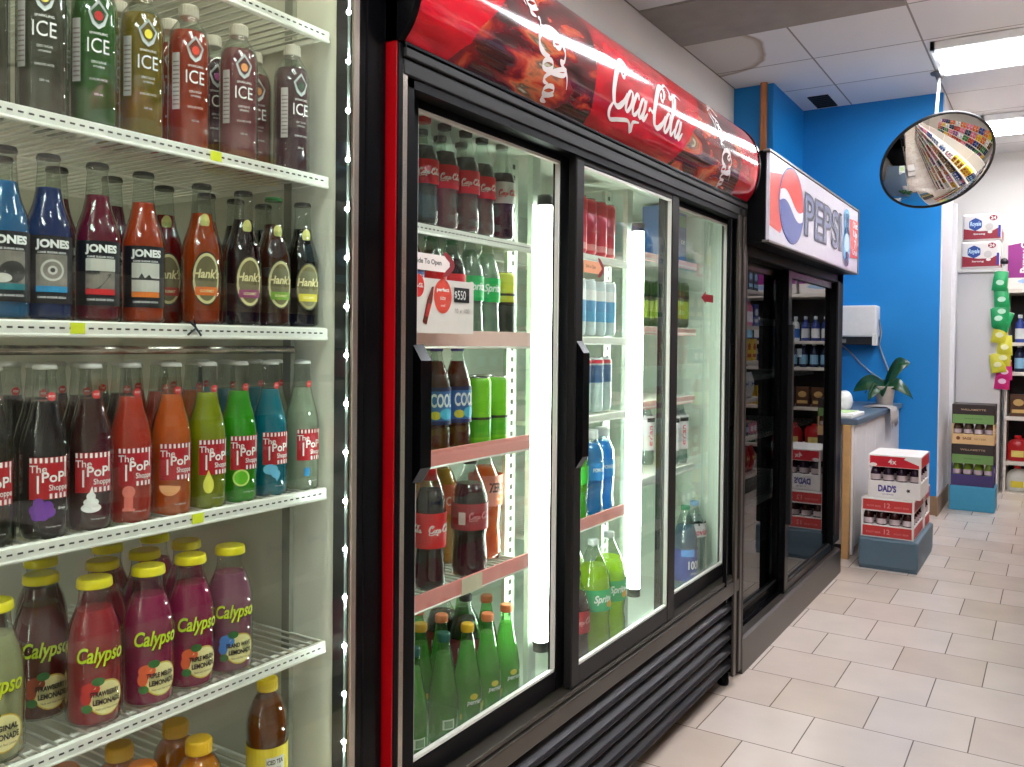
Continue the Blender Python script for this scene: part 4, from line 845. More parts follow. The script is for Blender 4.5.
for z in (.55, .85, 1.12, 1.38):
    wire_shelf(t, PC, A+.05, B-.05, -1.66, -1.14, z, pitch=.04, slots=False)
# sign box
s = MB().box(-1.34, A-.005, 1.638, -.915, 4.865, 1.975).build('sign_box', BLACK, t, org=PC)
mb = MB()
for q in ((A-.008, 1.636, 4.868, 1.645), (A-.008, 1.970, 4.868, 1.979), (4.856, 1.645, 4.868, 1.970)): mb.box(-.925, q[0], q[1], -.899, q[2], q[3], bev=.001)
mb.build('sign_frame', mat('sign_frame_grey', (112, 108, 102), .3, .5), s, org=PC)
SW = mat('sign_white_acrylic', (208, 203, 214), .25, emit=.03, ergb=(236, 232, 244)); 
def sg(nm, rgb): return mat(nm, rgb, .25, emit=.06)
panel = MB().box(-.915, A+.006, 1.645, -.903, 4.852, 1.968).build('sign_panel', SW, s, org=PC)
cy, cz, ry = 3.505, 1.812, .152; gry = .192
def arcband(n=24):
    top = []; bot = []
    for i in range(n+1):
        u = -1+2*i/n; c_ = math.sqrt(max(0, 1-u*u)); w1 = .20*math.sin(-u*PI*.9)+.14-.06*u; w2 = .20*math.sin(-u*PI*.9)-.14-.06*u
        top.append((u, c_, w1)); bot.append((u, -c_, w2))
    return top, bot
tp, bt = arcband(); R_, Bl = [], []
def strip(rows): 
    vs = []; fs = []
    for u, a, b in rows: vs += [(cy+u*gry*.95, cz+a*ry*.95), (cy+u*gry*.95, cz+b*ry*.95)]
    for i in range(len(rows)-1): fs.append((2*i, 2*i+1, 2*i+3, 2*i+2))
    return (vs, fs)
red = strip([(u, c_, min(c_, max(-c_, w_))) for u, c_, w_ in tp]); blu = strip([(u, min(-(-c_), max(c_, w_)) if False else max(c_, min(-c_, w_)), c_) for u, c_, w_ in bt])
dec = [([poly([(A+.008, 1.70), (3.34, 1.685), (3.42, 1.78), (3.42, 1.84), (3.36, 1.915), (A+.008, 1.895)])], sg('sign_red_soft', (214, 70, 66))),
       ([ell(cy, cz, gry, ry, 40)], sg('sign_navy', (60, 70, 140))), ([ell(cy, cz, gry*.95, ry*.95, 40)], mat('sign_white2', (226, 224, 232), .25, emit=.08)),
       ([red], sg('sign_red', (222, 40, 40))), ([blu], sg('sign_blue', (66, 84, 160))),
       ([poly([(4.52, 1.70), (4.845, 1.72), (4.845, 1.915), (4.62, 1.905), (4.56, 1.93)])], sg('sign_red_soft', (214, 70, 66))),
       ([text('PEPSI', h=.190, w=.74, bold=.05, x=4.075, y=1.810)], sg('sign_letter_navy', (44, 48, 84))),
       ([text('PEPSI', h=.172, w=.725, bold=.0, x=4.075, y=1.810)], sg('sign_letter_grey', (96, 104, 138))),
       ([ell(4.56, 1.76, .085, .10, 24), rect(4.50, 1.76, 4.62, 1.90, 3), ell(4.56, 1.91, .06, .035, 16)], sg('sign_sky', (90, 180, 226))),
       ([ell(4.56, 1.775, .055, .05, 20)], sg('sign_ice', (190, 220, 240))), ([ell(4.57, 1.715, .04, .018, 16), rect(4.535, 1.82, 4.55, 1.92, 1), rect(4.585, 1.82, 4.60, 1.92, 1), ell(4.56, 1.68, .05, .022, 16)], sg('sign_letter_navy', (44, 48, 84))),
       ([text('Diet', h=.035, w=.12, x=4.76, y=1.885, bold=.02), text('Up', h=.04, w=.1, x=4.76, y=1.835, bold=.02), text('7', h=.045, x=4.76, y=1.785, bold=.03), text('Crush', h=.03, w=.13, x=4.76, y=1.745, bold=.02)], mat('sign_white2', (226, 224, 232), .25, emit=.08))]
mb = MB(); mats = []
for i, (sh, m) in enumerate(dec):
    if m not in mats: mats.append(m)
    mb.flat(sh, onx(-.9026+i*.0004), mats.index(m))
mb.build('sign_print', mats, panel, org=PC)

# ------------------------------------------------------------------ counter by the blue wall
WOOD = mat('pale_wood', (196, 150, 96), .5, var=.25, scale=14)
t = thing('counter', 'white panelled counter with grey top by the blue wall', 'counter', (-1.3, 6.2, 0))
org = (-1.3, 6.2, 0); WB = mat('white_board', (222, 216, 214), .45)
mb = MB(); mb.box(-1.74, 5.42, .06, -1.006, 7.07, .79)
for i in range(5): mb.box(-1.006, 5.40+i*.334, .06, -.996, 5.40+i*.334+.328, .79, bev=.003)
mb.build('side_boards', WB, t, org=org)
MB().box(-1.05, 5.352, .02, -.998, 5.40, .79, bev=.002).build('edge_board', WB, t, org=org)
MB().box(-1.74, 5.33, .79, -.975, 7.085, .826, bev=.006).build('worktop', mat('blue_grey_laminate', (92, 106, 122), .35), t, org=org)
MB().box(-1.052, 5.305, 0, -1.010, 5.352, .79, bev=.003).build('corner_post', WOOD, t, org=org)
mb = MB(); mb.box(-1.70, 5.45, 0, -1.05, 7.05, .06); mb.build('plinth', LETK, t, org=org)
mb = MB()
for z in (.73, .70): mb.lathe([(.005, 0), (.005, .003)], 10, M=Matrix.Translation((-1.03, 5.352, z)) @ Matrix.Rotation(PI/2, 4, 'X'))
mb.build('bolt', LETK, t, org=org)
# paper, tray, bowl
mb = MB(); mb.box(-.12, -.16, 0, .095, .22, .022, bev=.006); mb.box(-.10, -.14, .022, .08, .18, .028, M=Matrix.Rotation(.08, 4, 'Z')); mb.box(-.07, -.08, .0285, .06, .13, .031, 1, M=Matrix.Rotation(-.1, 4, 'Z'))
tag(mb.build('paper_stack', [mat('white_paper', (226, 226, 220), .7), mat('pale_green_paper', (190, 220, 150), .7)], loc=(-1.10, 5.50, .8262)), 'flat white paper stack with green sheet on the near end of the counter', 'paper')
mb = MB(); mb.lathe([(.02, 0), (.05, .01), (.075, .05), (.085, .10), (.08, .10), (.07, .05), (.04, .015), (.001, .012)], 24, caps=(1, 0))
o = mb.build('bowl', mat('white_ceramic', (226, 226, 224), .2), loc=(-1.19, 5.72, .9265)); o.rotation_euler = (0, PI*.52, .9); o.location.z = .905; o.scale = (.85, .85, .85)
tag(o, 'white round bowl standing on its rim on the counter behind the papers', 'bowl')
# orchid in a white pot
t = thing('potted_orchid', 'leafy green orchid in a white pot at the end of the counter', 'plant', (-1.045, 6.72, .8262)); t.scale = (1.15, 1.15, 1.15)
MB().lathe([(.042, 0), (.046, .004), (.060, .115), (.064, .120), (.060, .122), (.055, .110)], 24, caps=(1, 0)).build('pot', mat('cream_pot', (206, 196, 184), .4), t)
MB().lathe([(.001, .10), (.056, .105)], 20, caps=(0, 0)).build('soil', mat('bark_soil', (60, 42, 28), .9, bump=.5), t)
LEAF = mat('orchid_leaf', (22, 66, 30), .3, var=.3, scale=20)
def leaf(az, L_, W_, rise, droop):
    mb = MB(); n = 10; vs = []
    for i in range(n+1):
        u = i/n; r_ = L_*u; z = .115+rise*math.sin(min(1, u*1.3)*PI/2)-droop*u*u; wv = W_*math.sin(PI*min(1, .12+u*.88))**.7*.5
        for k in (-1, 0, 1): vs.append((r_*math.cos(az)-k*wv*math.sin(az)*.65, r_*math.sin(az)+k*wv*math.cos(az)*.65, z+abs(k)*.008+k*wv*.7*(1 if math.cos(az) > 0 else -1)))
    vs += [(x, y, z-.003) for x, y, z in vs]; fs = []; q = 3*(n+1)
    for i in range(n):
        for k in (0, 1):
            a = i*3+k; fs.append((a, a+3, a+4, a+1)); fs.append((q+a, q+a+1, q+a+4, q+a+3))
        fs.append((i*3, q+i*3, q+i*3+3, i*3+3)); fs.append((i*3+2, i*3+5, q+i*3+5, q+i*3+2))
    mb.add(vs, fs, 0, True); mb.build('leaf', LEAF, t)
for a in ((-2.75, .19, .13, .05, .08), (.5, .15, .12, .15, .00), (-.2, .14, .10, .05, .10), (2.4, .16, .09, .03, .09), (-1.5, .12, .08, .02, .08), (-2.2, .14, .09, .02, .10), (.1, .16, .09, .05, .12)): leaf(*a)
mb = MB()
for i in range(5):
    a = .4+i*.9; mb.tube([(.03*math.cos(a), .03*math.sin(a), .11), (.08*math.cos(a), .08*math.sin(a), .14), (.12*math.cos(a), .12*math.sin(a), .07)], .003, 6)
mb.build('aerial_root', mat('root_green', (70, 96, 60), .6), t)
# cloth hanging over the counter edge
mb = MB(); vs = []; fs = []; prof = [(-1.13, .8275), (-1.05, .829), (-.985, .830), (-.966, .820), (-.962, .79), (-.960, .75), (-.960, .705)]
for j in range(13):
    y = 6.40+.25*j/12; wv = .006*math.sin(j*1.3)
    for i, (x, z) in enumerate(prof): vs.append((x+(wv+.007 if i > 2 else 0), y-(.02*math.cos(j/12*PI) if i > 3 else 0), z+(.001+.004*math.sin(j*1.7+i) if i < 3 else 0)-(.02*math.sin(j*.9) if i == 6 else 0)))
for j in range(12):
    for i in range(6): fs.append((j*7+i, j*7+i+1, j*7+7+i+1, j*7+7+i))
mb.add(vs, fs, 0, True); o = mb.build('cleaning_cloth', mat('grey_cloth', (172, 164, 160), .9, bump=.3))
so = o.modifiers.new('thickness', 'SOLIDIFY'); so.thickness = .004; so.offset = 1
tag(o, 'pale grey cloth hanging over the edge of the counter below the plant', 'cloth')
# dispenser
t = thing('towel_dispenser', 'white paper towel dispenser with black lower slot on the blue wall', 'dispenser', (-1.345, 7.09, 1.24))
MB().box(-.20, -.16, .085, .20, -.001, .325, bev=.012).build('housing', mat('dispenser_white', (226, 224, 220), .35), t)
b_ = MB().box(-.19, -.14, .025, .19, -.001, .087, bev=.004).build('slot_tray', LETK, t)
MB().box(-.09, -.143, .04, -.02, -.139, .07).build('button_plate', mat('grey_button', (120, 120, 116), .4), b_)
MB().box(.17, -.165, .02, .205, -.10, .11, bev=.004).build('side_catch', WHITE, t)
def cable(pts, label, name='power_cable', mm=None, r=.005): tag(MB().tube([p+(0,) if len(p) == 2 else p for p in pts], r, 8).build(name, mm or mat('grey_cable', (150, 150, 156), .5)), label, 'cable')
cable([(-1.145, 7.02, 1.46), (-1.13, 7.05, 1.36), (-1.15, 7.075, 1.27), (-1.12, 7.08, 1.18), (-1.09, 7.08, 1.10), (-1.06, 7.08, 1.02)], 'thin grey cable dropping from dispenser towards the plant', r=.007)
cable([(-1.43, 7.08, 1.27), (-1.36, 7.08, 1.21), (-1.28, 7.08, 1.12), (-1.2, 7.08, 1.05), (-1.1, 7.08, .98)], 'thin grey cable running diagonally over the blue wall behind the plant', r=.006)

# ------------------------------------------------------------------ crates of bottles by the counter
def crate(x0, y0, z0, w_, d_, parts, label, group=None, jar=(4, 3), btl=(70, 20, 50), name='drink_case', labtop=None):
    """parts: tray height, open height, lid height with their print"""
    (th, tm, td), oh, (lh, lm, ld) = parts
    t_ = thing(name, label, 'case', (x0+w_/2, y0+d_/2, z0), 0, group); a, b = w_/2, d_/2
    WHT = mat('white_card', (226, 218, 212), .6)
    mb = MB(); mb.box(-a, -b, 0, a, b, th, bev=.003); tr = mb.build('tray', tm, t_)
    mb = MB(); mats = []
    for i, (sh, m) in enumerate(td):
        if m not in mats: mats.append(m)
        mb.flat(sh, ony(-b-.0005-.0004*i), mats.index(m))
        if i == 0: mb.flat(sh, lambda u, v: (a+.0005, u*d_/w_, v), 0)
    if td: mb.build('tray_print', mats, tr)
    hb = oh+min(.03, lh*.4)
    proto = None
    for i in range(jar[0]):
        for j in range(jar[1]):
            x = -a+w_*(i+.5)/jar[0]; y = -b+d_*(j+.5)/jar[1]; r_ = min(w_/jar[0], d_/jar[1])*.42
            if proto is None:
                mb = MB(); mb.lathe([(r_, 0), (r_, hb*.35), (r_*.75, hb*.62), (r_*.42, hb*.8), (r_*.42, hb)], 14, 0); mb.lathe([(r_*1.01, hb*.05), (r_*1.01, hb*.33)], 14, 1, caps=(0, 0))
                proto = mb.build('bottle_body', [liquid('case_'+str(btl), btl, .1), cm('case_label', (196, 176, 178))], t_); proto.location = (x, y, th)
            else: c = proto.copy(); C.objects.link(c); c.location = (x, y, th)
    MB().box(-a, -b, th+oh, a, b, th+oh+lh, bev=.003).build('lid', lm, t_)
    lid = t_.children[-1]
    mb = MB(); mats = []
    for i, (sh, m) in enumerate(ld):
        if m not in mats: mats.append(m)
        mb.flat(sh, ony(-b-.0005-.0004*i, 0, th+oh), mats.index(m))
        if i == 0: mb.flat(sh, lambda u, v: (a+.0005, u*d_/w_, v+th+oh), 0)
    if ld: mb.build('lid_print', mats, lid)
    for (sx, sy) in ((1, 1), (-1, 1), (-1, -1), (1, -1)):
        MB().box(sx*a-(.012 if sx > 0 else 0), sy*b-(.012 if sy > 0 else 0), th, sx*a+(.012 if sx < 0 else 0), sy*b+(.012 if sy < 0 else 0), th+oh).build('corner_support', tm, t_)
    return t_
WHC = mat('white_card', (230, 222, 216), .6); REDC = cm('card_red3', (200, 54, 52)); REDD = cm('card_red4', (200, 20, 40)); PUR = cm('dads_blue', (60, 50, 130))
mb = MB(); mb.box(-.155, -.34, .012, .155, .34, .175, bev=.012); mb.box(-.15, -.33, 0, .15, .33, .012)
tag(mb.build('plastic_riser', mat('blue_grey_plastic', (84, 106, 120), .5), loc=(-.775, 5.50, 0), rot=0), 'blue-grey plastic base on the floor under the red drink cases', 'base')
rp = [([rect(-.128, .008, .128, .066, 2)], REDC), ([text('12', h=.028, x=.0, y=.037, bold=.02), text('ROOT BEER', h=.010, x=-.07, y=.03), text('ROOT BEER', h=.010, x=.075, y=.03)], mat('faded_pink_ink', (226, 150, 144), .5))]
crate(-.922, 5.185, .176, .275, .40, ((.072, WHC, rp), .076, (.074, WHC, rp)), 'faded red drink case on the blue-grey base, lowest of the stack', jar=(4, 5), btl=(70, 24, 24))
crate(-.915, 5.60, .176, .275, .225, ((.072, WHC, rp[:1]), .09, (.074, WHC, rp[:1])), 'faded red drink case at the back of the blue-grey base', jar=(4, 3), btl=(70, 24, 24))
dp = [([rect(-.128, .004, .128, .088, 2)], WHC), ([text("DAD'S", h=.040, w=.095, bold=.05, x=-.035, y=.052), text('OLD FASHIONED', h=.007, w=.06, x=-.03, y=.02)], PUR), ([star(.075, .048, .013, 5, .5)], LETK)]
lp = [([rect(-.128, .003, .128, .062, 2)], REDD), ([poly([(.05, .05), (.128, .02), (.128, .062), (.06, .062)]), text('4x', h=.03, x=-.01, y=.034, bold=.02), ell(-.11, .012, .02, .01)], WHC)]
crate(-.895, 5.225, .3995, .275, .36, ((.092, WHC, dp), .08, (.070, WHC, lp)), "white drink case with blue lettering and red lid, topmost of the stack", jar=(4, 4), btl=(60, 30, 60))
# far stack by the white panel
mb = MB(); mb.box(-.155, -.15, 0, .155, .15, .19, bev=.008)
tag(mb.build('plastic_riser', mat('sky_blue_plastic', (62, 150, 186), .5), loc=(-.525, 7.56, 0)), 'sky blue plastic base on the floor under the green and brown cases', 'base')
DKB = mat('dark_brown_card', (44, 30, 28), .6); GRC = cm('green_card', (112, 150, 84)); PURC = mat('purple_card', (66, 52, 104), .6); TAN = mat('tan_card', (214, 176, 124), .6)
def lidp(tx): return [([rect(-.14, .07, .14, .145, 2)], DKB), ([rect(-.14, .002, .14, .07, 2)], GRC), ([text(tx, h=.014, w=.17, y=.108, bold=.02)], cm('tan_ink', (180, 150, 120))), ([text('SPARKLING', h=.010, w=.12, y=.04)], cm('green_ink', (70, 110, 60)))]
crate(-.67, 7.42, .1915, .29, .26, ((.085, PURC, []), .085, (.148, DKB, lidp('WILLAMETTE'))), 'dark and green case with purple tray, lower of the far stack', jar=(4, 3), btl=(150, 180, 60))
crate(-.67, 7.42, .511, .29, .26, ((.078, TAN, [([rect(-.14, .004, .14, .074, 2)], TAN), ([text('SAGE', h=.02, w=.06, x=-.04, y=.045, bold=.04), text('SELTZER', h=.012, w=.08, x=.05, y=.042), ell(-.10, .045, .014, .014)], cm('brown_ink', (120, 60, 30)))]), .08, (.148, DKB, lidp("WILLAMETTE"))), 'dark and green case with tan tray, top of the far stack', jar=(4, 3), btl=(120, 90, 66))

# ------------------------------------------------------------------ white panel, paper packs, shelf unit
PW = mat('white_panel', (214, 206, 200), .5, scale=2, var=.03)
t = thing('end_cabinet', 'tall plain white end panel with paper packs on top, behind the far case stack', 'cabinet', (-.555, 8.42, 0))
mb = MB(); mb.box(-.178, -.02, 0, .155, .0, 1.90); mb.build('front_board', PW, t)
mb = MB(); mb.box(-.155, 0, 0, -.135, .40, 1.90); mb.box(.135, 0, 0, .155, .40, 1.90); mb.build('side_board', PW, t)
MB().box(-.185, -.05, 1.90, .165, .42, 1.93, bev=.003).build('top_board', PW, t)
MB().box(-.155, -.05, .0, .155, -.02, .10).build('kick_board', PW, t)
RB = cm('royal_red', (150, 8, 36))
def paper_pack(x, y, z, w_, d_, h_, label, art, wrap, cat='paper pack', rot=0):
    t_ = thing('toilet_paper_pack', label, cat, (x, y, z), rot)
    mb = MB(); mb.box(-w_/2, -d_/2, 0, w_/2, d_/2, h_, bev=.018); mb.build('wrapper', wrap, t_)
    mb = MB(); mats = []
    for i, (sh, m) in enumerate(art):
        if m not in mats: mats.append(m)
        mb.flat(sh, lambda u, v, i=i: (u, -d_/2-.0006-.0004*i, v), mats.index(m))
        if i == 0: mb.flat(sh, lambda u, v: (w_/2+.0006, u*d_/w_, v), 0)
    mb.build('printed_front', mats, t_); return t_
PKW = mat('glossy_pack_white', (232, 222, 214), .3)
ra = [([poly([(-.14, .018), (.14, .018), (.14, .12), (.08, .085), (-.02, .085), (-.14, .11)])], RB),
      ([star(-.05, .145, .055, 6, .9)], cm('royale_blue', (18, 62, 140))), ([text('Royale', h=.05, w=.085, bold=.03, shear=.2, x=-.05, y=.145)], mat('pale_blue_ink', (190, 216, 236), .5)),
      ([ell(.085, .195, .030, .024)], RB), ([text('24', h=.03, x=.085, y=.195, bold=.04)], PKW), ([text('Strong', h=.018, w=.09, x=-.02, y=.06, bold=.03), ell(.06, .075, .018, .012)], PKW), ([ell(.055, .12, .03, .03)], cm('fur_grey', (206, 196, 188))),
      ([rect(.122, .03, .14, .13, 1)], cm('pack_blue', (36, 40, 160)))]
paper_pack(-.560, 8.50, 1.931, .30, .26, .235, 'white and red toilet paper pack, lower of the two on the panel', ra, PKW)
paper_pack(-.553, 8.51, 2.167, .30, .26, .235, 'white and red toilet paper pack, upper of the two on the panel', ra, PKW)
# shelf unit facing the aisle
U0, U1, UY = -.37, 1.66, 8.52
t = thing('shelf_unit', 'black and cream shelving against the far wall full of cleaning supplies', 'shelving', (.6, 8.8, 0))
org = (.6, 8.8, 0)
MB().box(U0, 9.02, 0, U1, 9.04, 1.95).build('back_panel', mat('shelf_back_dark', (44, 42, 44), .6), t, org=org)
SHC = mat('cream_shelf_metal', (222, 212, 200), .4)
ZS = [.07, .275, .66, 1.045, 1.30, 1.755]
for z in ZS[1:]: MB().box(U0, UY, z-.03, U1, 9.02, z, bev=.003).build('shelf', SHC, t, org=org)
MB().box(U0, UY, 0, U1, 9.02, .012).build('base_shelf', SHC, t, org=org)
for x in (U0, .64, U1-.02): MB().box(x, UY+.01, 0, x+.02, 9.03, 1.725).build('upright', SHC, t, org=org)
PURP = mat('purple_pack', (140, 20, 120), .3)
pa = [([poly([(-.215, .10), (.215, .10), (.215, .34), (0, .42), (-.215, .38)])], PURP), ([(lambda tt: ([(-.09-p[1], .24+p[0]) for p in tt[0]], tt[1]))(text('Purex', h=.07, w=.2, bold=.04))], PKW), ([ell(-.09, .38, .03, .03)], PKW), ([ell(-.09, .38, .018, .018)], PURP), ([ell(.0, .07, .14, .025)], cm('pale_lilac', (160, 190, 220)))]
for i, x in enumerate((-.148, .315, .89, 1.345)): paper_pack(x, 8.70, 1.756, .44, .30, .46, 'purple and white bathroom tissue pack, %s from the left on the top shelf' % ordn(i), pa, PKW)
# household goods
def goods(kind, rgb, lab):
    def f():
        t_ = thing(kind, '', kind.split('_')[-1] if kind != 'product_box' else 'box')
        m = mat('goods_%s_%d_%d_%d' % ((kind,)+rgb), rgb, .35); lm = mat('goods_label_%d_%d_%d' % lab, lab, .45)
        if kind == 'detergent_jug':
            mb = MB(); mb.lathe([(.075, 0), (.083, .006), (.083, .12), (.078, .145), (.055, .175), (.026, .188), (.022, .20)], 20, sx=.62); mb.build('jug_body', m, t_)
            MB().tube([(0, .02, .185), (0, .055, .185), (0, .078, .16), (0, .080, .10)], .011, 8).build('handle', m, t_)
            screw(t_, .196, .022, .026, mat('cap_red', (216, 24, 28), .4)); MB().lathe([(.0838, .035), (.0838, .09)], 20, sx=.625, caps=(0, 0), a0=-.6, a1=.6).build('label', lm, t_)
        elif kind == 'cleaner_bottle':
            MB().lathe([(.035, 0), (.038, .005), (.038, .14), (.032, .17), (.014, .195), (.013, .215)], 16).build('bottle_body', m, t_); screw(t_, .21, .03, .017, mat('cap_white2', (226, 230, 232), .4))
            label_part(.038, [([rect(-.10, .03, .10, .12, 20)], lm)], t_)
        elif kind == 'snack_bag':
            mb = MB(); vs = []; fs = []; n = 8
            for i in range(n+1):
                for j in range(n+1):
                    u = i/n*2-1; v = j/n*2-1; th = .04*(1-abs(u)**2.5)*(1-abs(v)**2.5)+.001; vs.append((th, u*.075, .11+v*.11))
            q = len(vs); vs += [(-x, y, z) for x, y, z in vs]
            for i in range(n):
                for j in range(n): a = i*(n+1)+j; fs.append((a, a+n+1, a+n+2, a+1)); fs.append((q+a, q+a+1, q+a+n+2, q+a+n+1))
            mb.add(vs, fs, 0, True); mb.build('bag_body', m, t_); mb = MB(); mb.flat([ell(0, .12, .04, .035)], lambda u, v: (.0415-.9*u*u*3-3*(v-.12)**2*2, u, v)); mb.build('label', lm, t_)
        elif kind == 'food_can':
            MB().lathe([(.037, 0), (.038, .003), (.036, .006), (.036, .104), (.038, .107), (.037, .11), (.033, .108)], 18).build('can_body', mat('can_lid_metal', (190, 190, 186), .25, .9), t_); label_part(.0365, [([rect(-.11, .01, .11, .10, 20)], m), ([rect(-.03, .03, .03, .075, 6)], lm)], t_)
        else:
            MB().box(-.03, -.065, 0, .03, .065, .19, bev=.002).build('box_body', m, t_); mb = MB(); mb.flat([ell(0, .12, .04, .03), rect(-.05, .03, .05, .06)], onx(.0305)); mb.flat([ell(0, .12, .04, .03), rect(-.05, .03, .05, .06)], lambda u, v: (-.0305, u, v)); mb.build('label', lm, t_)
        return t_
    return f
PAL = [((36, 60, 140), (220, 220, 220)), ((190, 24, 34), (236, 216, 120)), ((230, 190, 40), (180, 30, 30)), ((40, 130, 60), (232, 226, 200)), ((226, 226, 222), (40, 100, 180)), ((20, 30, 66), (150, 200, 230)), ((220, 110, 40), (250, 240, 220)), ((120, 40, 120), (240, 220, 240)), ((90, 56, 36), (220, 180, 110)), ((230, 120, 150), (250, 250, 250))]
PAL += [((226, 226, 220), (226, 206, 60))]
CN = ['blue', 'red', 'yellow', 'green', 'white', 'navy', 'orange', 'purple', 'brown', 'pink', 'white yellow-labelled']
def put(kind, ci, loc, rot, where, group):
    key = kind+str(ci)
    return place(key, goods(kind, *PAL[ci]), loc, rot, '%s %s %s' % (CN[ci], kind.replace('_', ' '), where), group)
H = -PI/2
for zi, (z, kind, cs, dx) in enumerate(((.0125, 'detergent_jug', (10, 10, 10, 10, 2), .185), (.276, 'detergent_jug', (1, 1, 3, 0, 1), .19), (.661, 'product_box', (8, 8, 2, 6, 1), .15), (1.046, 'cleaner_bottle', (5, 5, 5, 4, 5), .10), (1.301, 'cleaner_bottle', (0, 0, 4, 0, 5), .095))):
    n = int((1.9)/dx)
    for k in range(n):
        x = U0+.105+k*dx
        if x > U1-.09: break
        if abs(x-.65) < dx*.5: continue
        ci = cs[(k//2) % 5]
        put(kind, ci, (x, UY+.11, z), H, 'on %s of the far shelving, %s from the left' % (('the floor shelf', 'the first shelf', 'the second shelf', 'the third shelf', 'the fourth shelf')[zi], ordn(k) if k < 12 else 'further right'), 'household goods on the far shelving')
# clip strip of small bags
t = thing('clip_strip', 'white hanging clip strip on the end of the far shelving', 'display strip', (-.385, 8.40, 1.10))
mb = MB(); mb.box(-.012, -.002, 0, .012, .0, .86); mb.build('strip', WHITE, t); mb = MB(); mb.tube([(0, 0, .85), (0, -.01, .87), (0, .004, .88), (0, .003, .86)], .004, 8); mb.build('hook', LETK, t)
MB().lathe([(.03, 0), (.035, .02), (.02, .045), (.005, .05)], 14).build('clip', LETK, t, (0, 0.0, .865))
def bag(m, lm):
    def f():
        t_ = thing('sweets_bag', '', 'bag'); mb = MB(); vs = []; fs = []; n = 8
        for i in range(n+1):
            for j in range(n+1):
                u = i/n*2-1; v = j/n; th = .022*(1-abs(u)**2.5)*math.sin(PI*min(1, v*1.02))**.5*(.4+.9*(1-v))+.001; vs.append((u*.058*(1-.12*v), -th, -.17+v*.17))
        q = len(vs); vs += [(x, -y*.5, z) for x, y, z in vs]
        for i in range(n):
            for j in range(n): a = i*(n+1)+j; fs.append((a, a+n+1, a+n+2, a+1)); fs.append((q+a, q+a+1, q+a+n+2, q+a+n+1))
        mb.add(vs, fs, 0, True); mb.build('bag_body', m, t_)
        mb = MB(); mb.flat([ell(0, -.10, .030, .022)], lambda u, v: (u, -.0255-.0*u, v)); mb.build('label', lm, t_); MB().box(-.05, -.002, -.012, .05, .001, .0).build('header_seal', WHITE, t_); return t_
    return f
BG = {'green': bag(cm('bag_green', (30, 160, 90)), cm('bag_pale_green', (190, 230, 200))), 'yellow': bag(cm('bag_yellow', (216, 206, 60)), cm('bag_pale_yellow', (240, 236, 180))), 'pink': bag(cm('bag_pink', (214, 40, 120)), cm('bag_pale_pink', (244, 200, 220)))}
for i, (c_, x, z, r_) in enumerate((('green', -.395, 1.90, .1), ('green', -.40, 1.76, -.08), ('green', -.385, 1.66, .05), ('green', -.425, 1.60, -.12), ('green', -.345, 1.56, .35), ('yellow', -.39, 1.46, .15), ('yellow', -.365, 1.36, 0), ('yellow', -.37, 1.27, .05), ('yellow', -.43, 1.21, -.15), ('pink', -.365, 1.15, .0), ('pink', -.375, 1.07, .06))):
    o = place('bag_'+c_, BG[c_], (x, 8.396-.028*(11-i)*.35-(.02 if i in (3, 8) else 0), z), 0, '%s sweets bag, %s from the top of the hanging strip' % (c_, ordn(i)), 'bags on the clip strip'); o.rotation_euler = (0, r_, 0)

# ------------------------------------------------------------------ convex mirror
mc = Vector((-.685, 6.30, 2.478)); cdir = (Vector((0, 0, CAM_H))-mc).normalized()
nrm = (.80*cdir+.60*(.56*rr+.83*dd)).normalized()
t = thing('convex_mirror', 'round convex security mirror hanging from the ceiling before the blue wall', 'mirror', mc)
q = nrm.to_track_quat('Z', 'Y'); Mq = q.to_matrix().to_4x4()
Rm, ap = .60, .352; th0 = math.asin(ap/Rm)
prof = [(Rm*math.sin(th0*(1-i/16)), Rm*math.cos(th0*(1-i/16))-Rm*math.cos(th0)) for i in range(17)]; prof[-1] = (.0005, prof[-1][1])
mb = MB(); mb.lathe(prof, 64, M=Mq, caps=(0, 0)); mb.build('mirror_dome', mat('mirror_chrome', (236, 234, 228), .02, 1, var=.0), t)
mb = MB(); mb.lathe([(ap-.004, -.012), (ap+.008, -.012), (ap+.010, 0), (ap+.006, .008), (ap-.004, .006)], 64, M=Mq, caps=(0, 0)); mb.build('rim', mat('rim_black', (30, 28, 28), .4), t)
mb = MB(); mb.lathe([(.001, -.03), (.15, -.028), (ap, -.010)], 48, M=Mq, caps=(0, 0)); mb.build('back_plate', mat('back_plate_grey', (150, 146, 140), .5), t)
mb = MB(); top = Vector((-.706, 6.56, CZ-.002))-mc; bq = -nrm*.03; mb.tube([top, top+Vector((0, 0, -.03)), Vector((bq.x, bq.y, .32)), bq], .011, 10); mb.build('hanging_rod', mat('rod_white', (206, 206, 206), .35), t)
MB().lathe([(.012, -.07), (.03, -.02), (.055, -.012), (.06, 0)], 18).build('ceiling_mount', mat('mount_grey', (130, 128, 124), .4, .4), t, tuple(top))

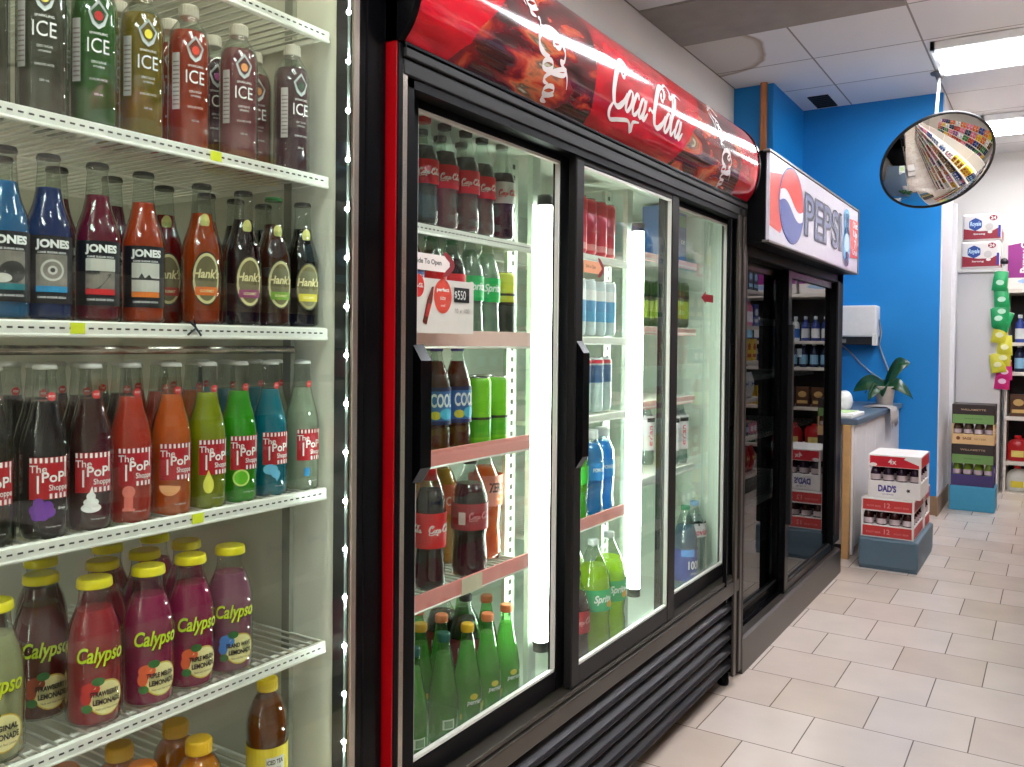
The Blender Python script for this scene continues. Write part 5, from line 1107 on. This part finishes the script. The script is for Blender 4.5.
# ------------------------------------------------------------------ aisle shelving opposite the coolers
GY0, GY1, GX = 1.2, 7.6, .03
t = thing('shelf_unit', 'long cream aisle shelving of groceries facing the coolers, seen in the mirror', 'shelving', (GX+.3, 4.8, 0)); org = (GX+.3, 4.8, 0)
MB().box(GX+.42, GY0, 0, GX+.44, GY1, 2.0).build('back_panel', mat('cream_back', (206, 198, 186), .6), t, org=org)
for z in (.16, .48, .80, 1.12, 1.42, 1.72): MB().box(GX, GY0, z-.03, GX+.42, GY1, z, bev=.003).build('shelf', SHC, t, org=org)
MB().box(GX+.02, GY0, 0, GX+.42, GY1, .13).build('kick_board', mat('kick_dark', (60, 56, 54), .5), t, org=org)
for k in range(6): MB().box(GX+.40, GY0+k*1.32, 0, GX+.43, GY0+k*1.32+.03, 2.0).build('upright', SHC, t, org=org)
rnd = random.Random(3)
for zi, z in enumerate((.161, .481, .801, 1.121, 1.421, 1.721)):
    y = GY0+.12; kind = 'snack_bag'; ci = 0; c = 0
    while y < GY1-.10:
        if c % 3 == 0: kind = rnd.choice(['snack_bag', 'snack_bag', 'product_box', 'cleaner_bottle', 'food_can']); ci = rnd.randrange(10)
        wd_ = {'snack_bag': .165, 'product_box': .145, 'cleaner_bottle': .095, 'food_can': .09}[kind]
        put(kind, ci, (GX+.07, y, z), PI, 'on the aisle shelving opposite the coolers, %s shelf' % ('lowest', 'second', 'third', 'fourth', 'fifth', 'top')[zi], 'groceries on the aisle shelving'); y += wd_+(.02 if c % 3 == 2 else .004)+(.03 if c % 3 == 2 else 0); c += 1

t = thing('shelf_unit', 'cream wall shelving of snacks along the right side of the shop', 'shelving', (3.7, 4.8, 0)); org = (3.7, 4.8, 0); WX = 2.7
MB().box(WX+.48, 1.5, 0, WX+.50, 9.0, 2.2).build('back_panel', mat('cream_back', (206, 198, 186), .6), t, org=org)
for z in (.20, .62, 1.04, 1.46, 1.88): MB().box(WX, 1.5, z-.03, WX+.48, 9.0, z, bev=.003).build('shelf', SHC, t, org=org)
for zi, z in enumerate((.201, .621, 1.041, 1.461, 1.881)):
    for k in range(24):
        if k % 2 == 0: ci = rnd.randrange(10)
        o = put('snack_bag', ci, (WX+.10, 1.8+k*.30, z), PI, 'on the right wall shelving, %s shelf' % ('lowest', 'second', 'third', 'fourth', 'top')[zi], 'snack bags on the right wall shelving'); o.scale = (1.7, 1.7, 1.6)
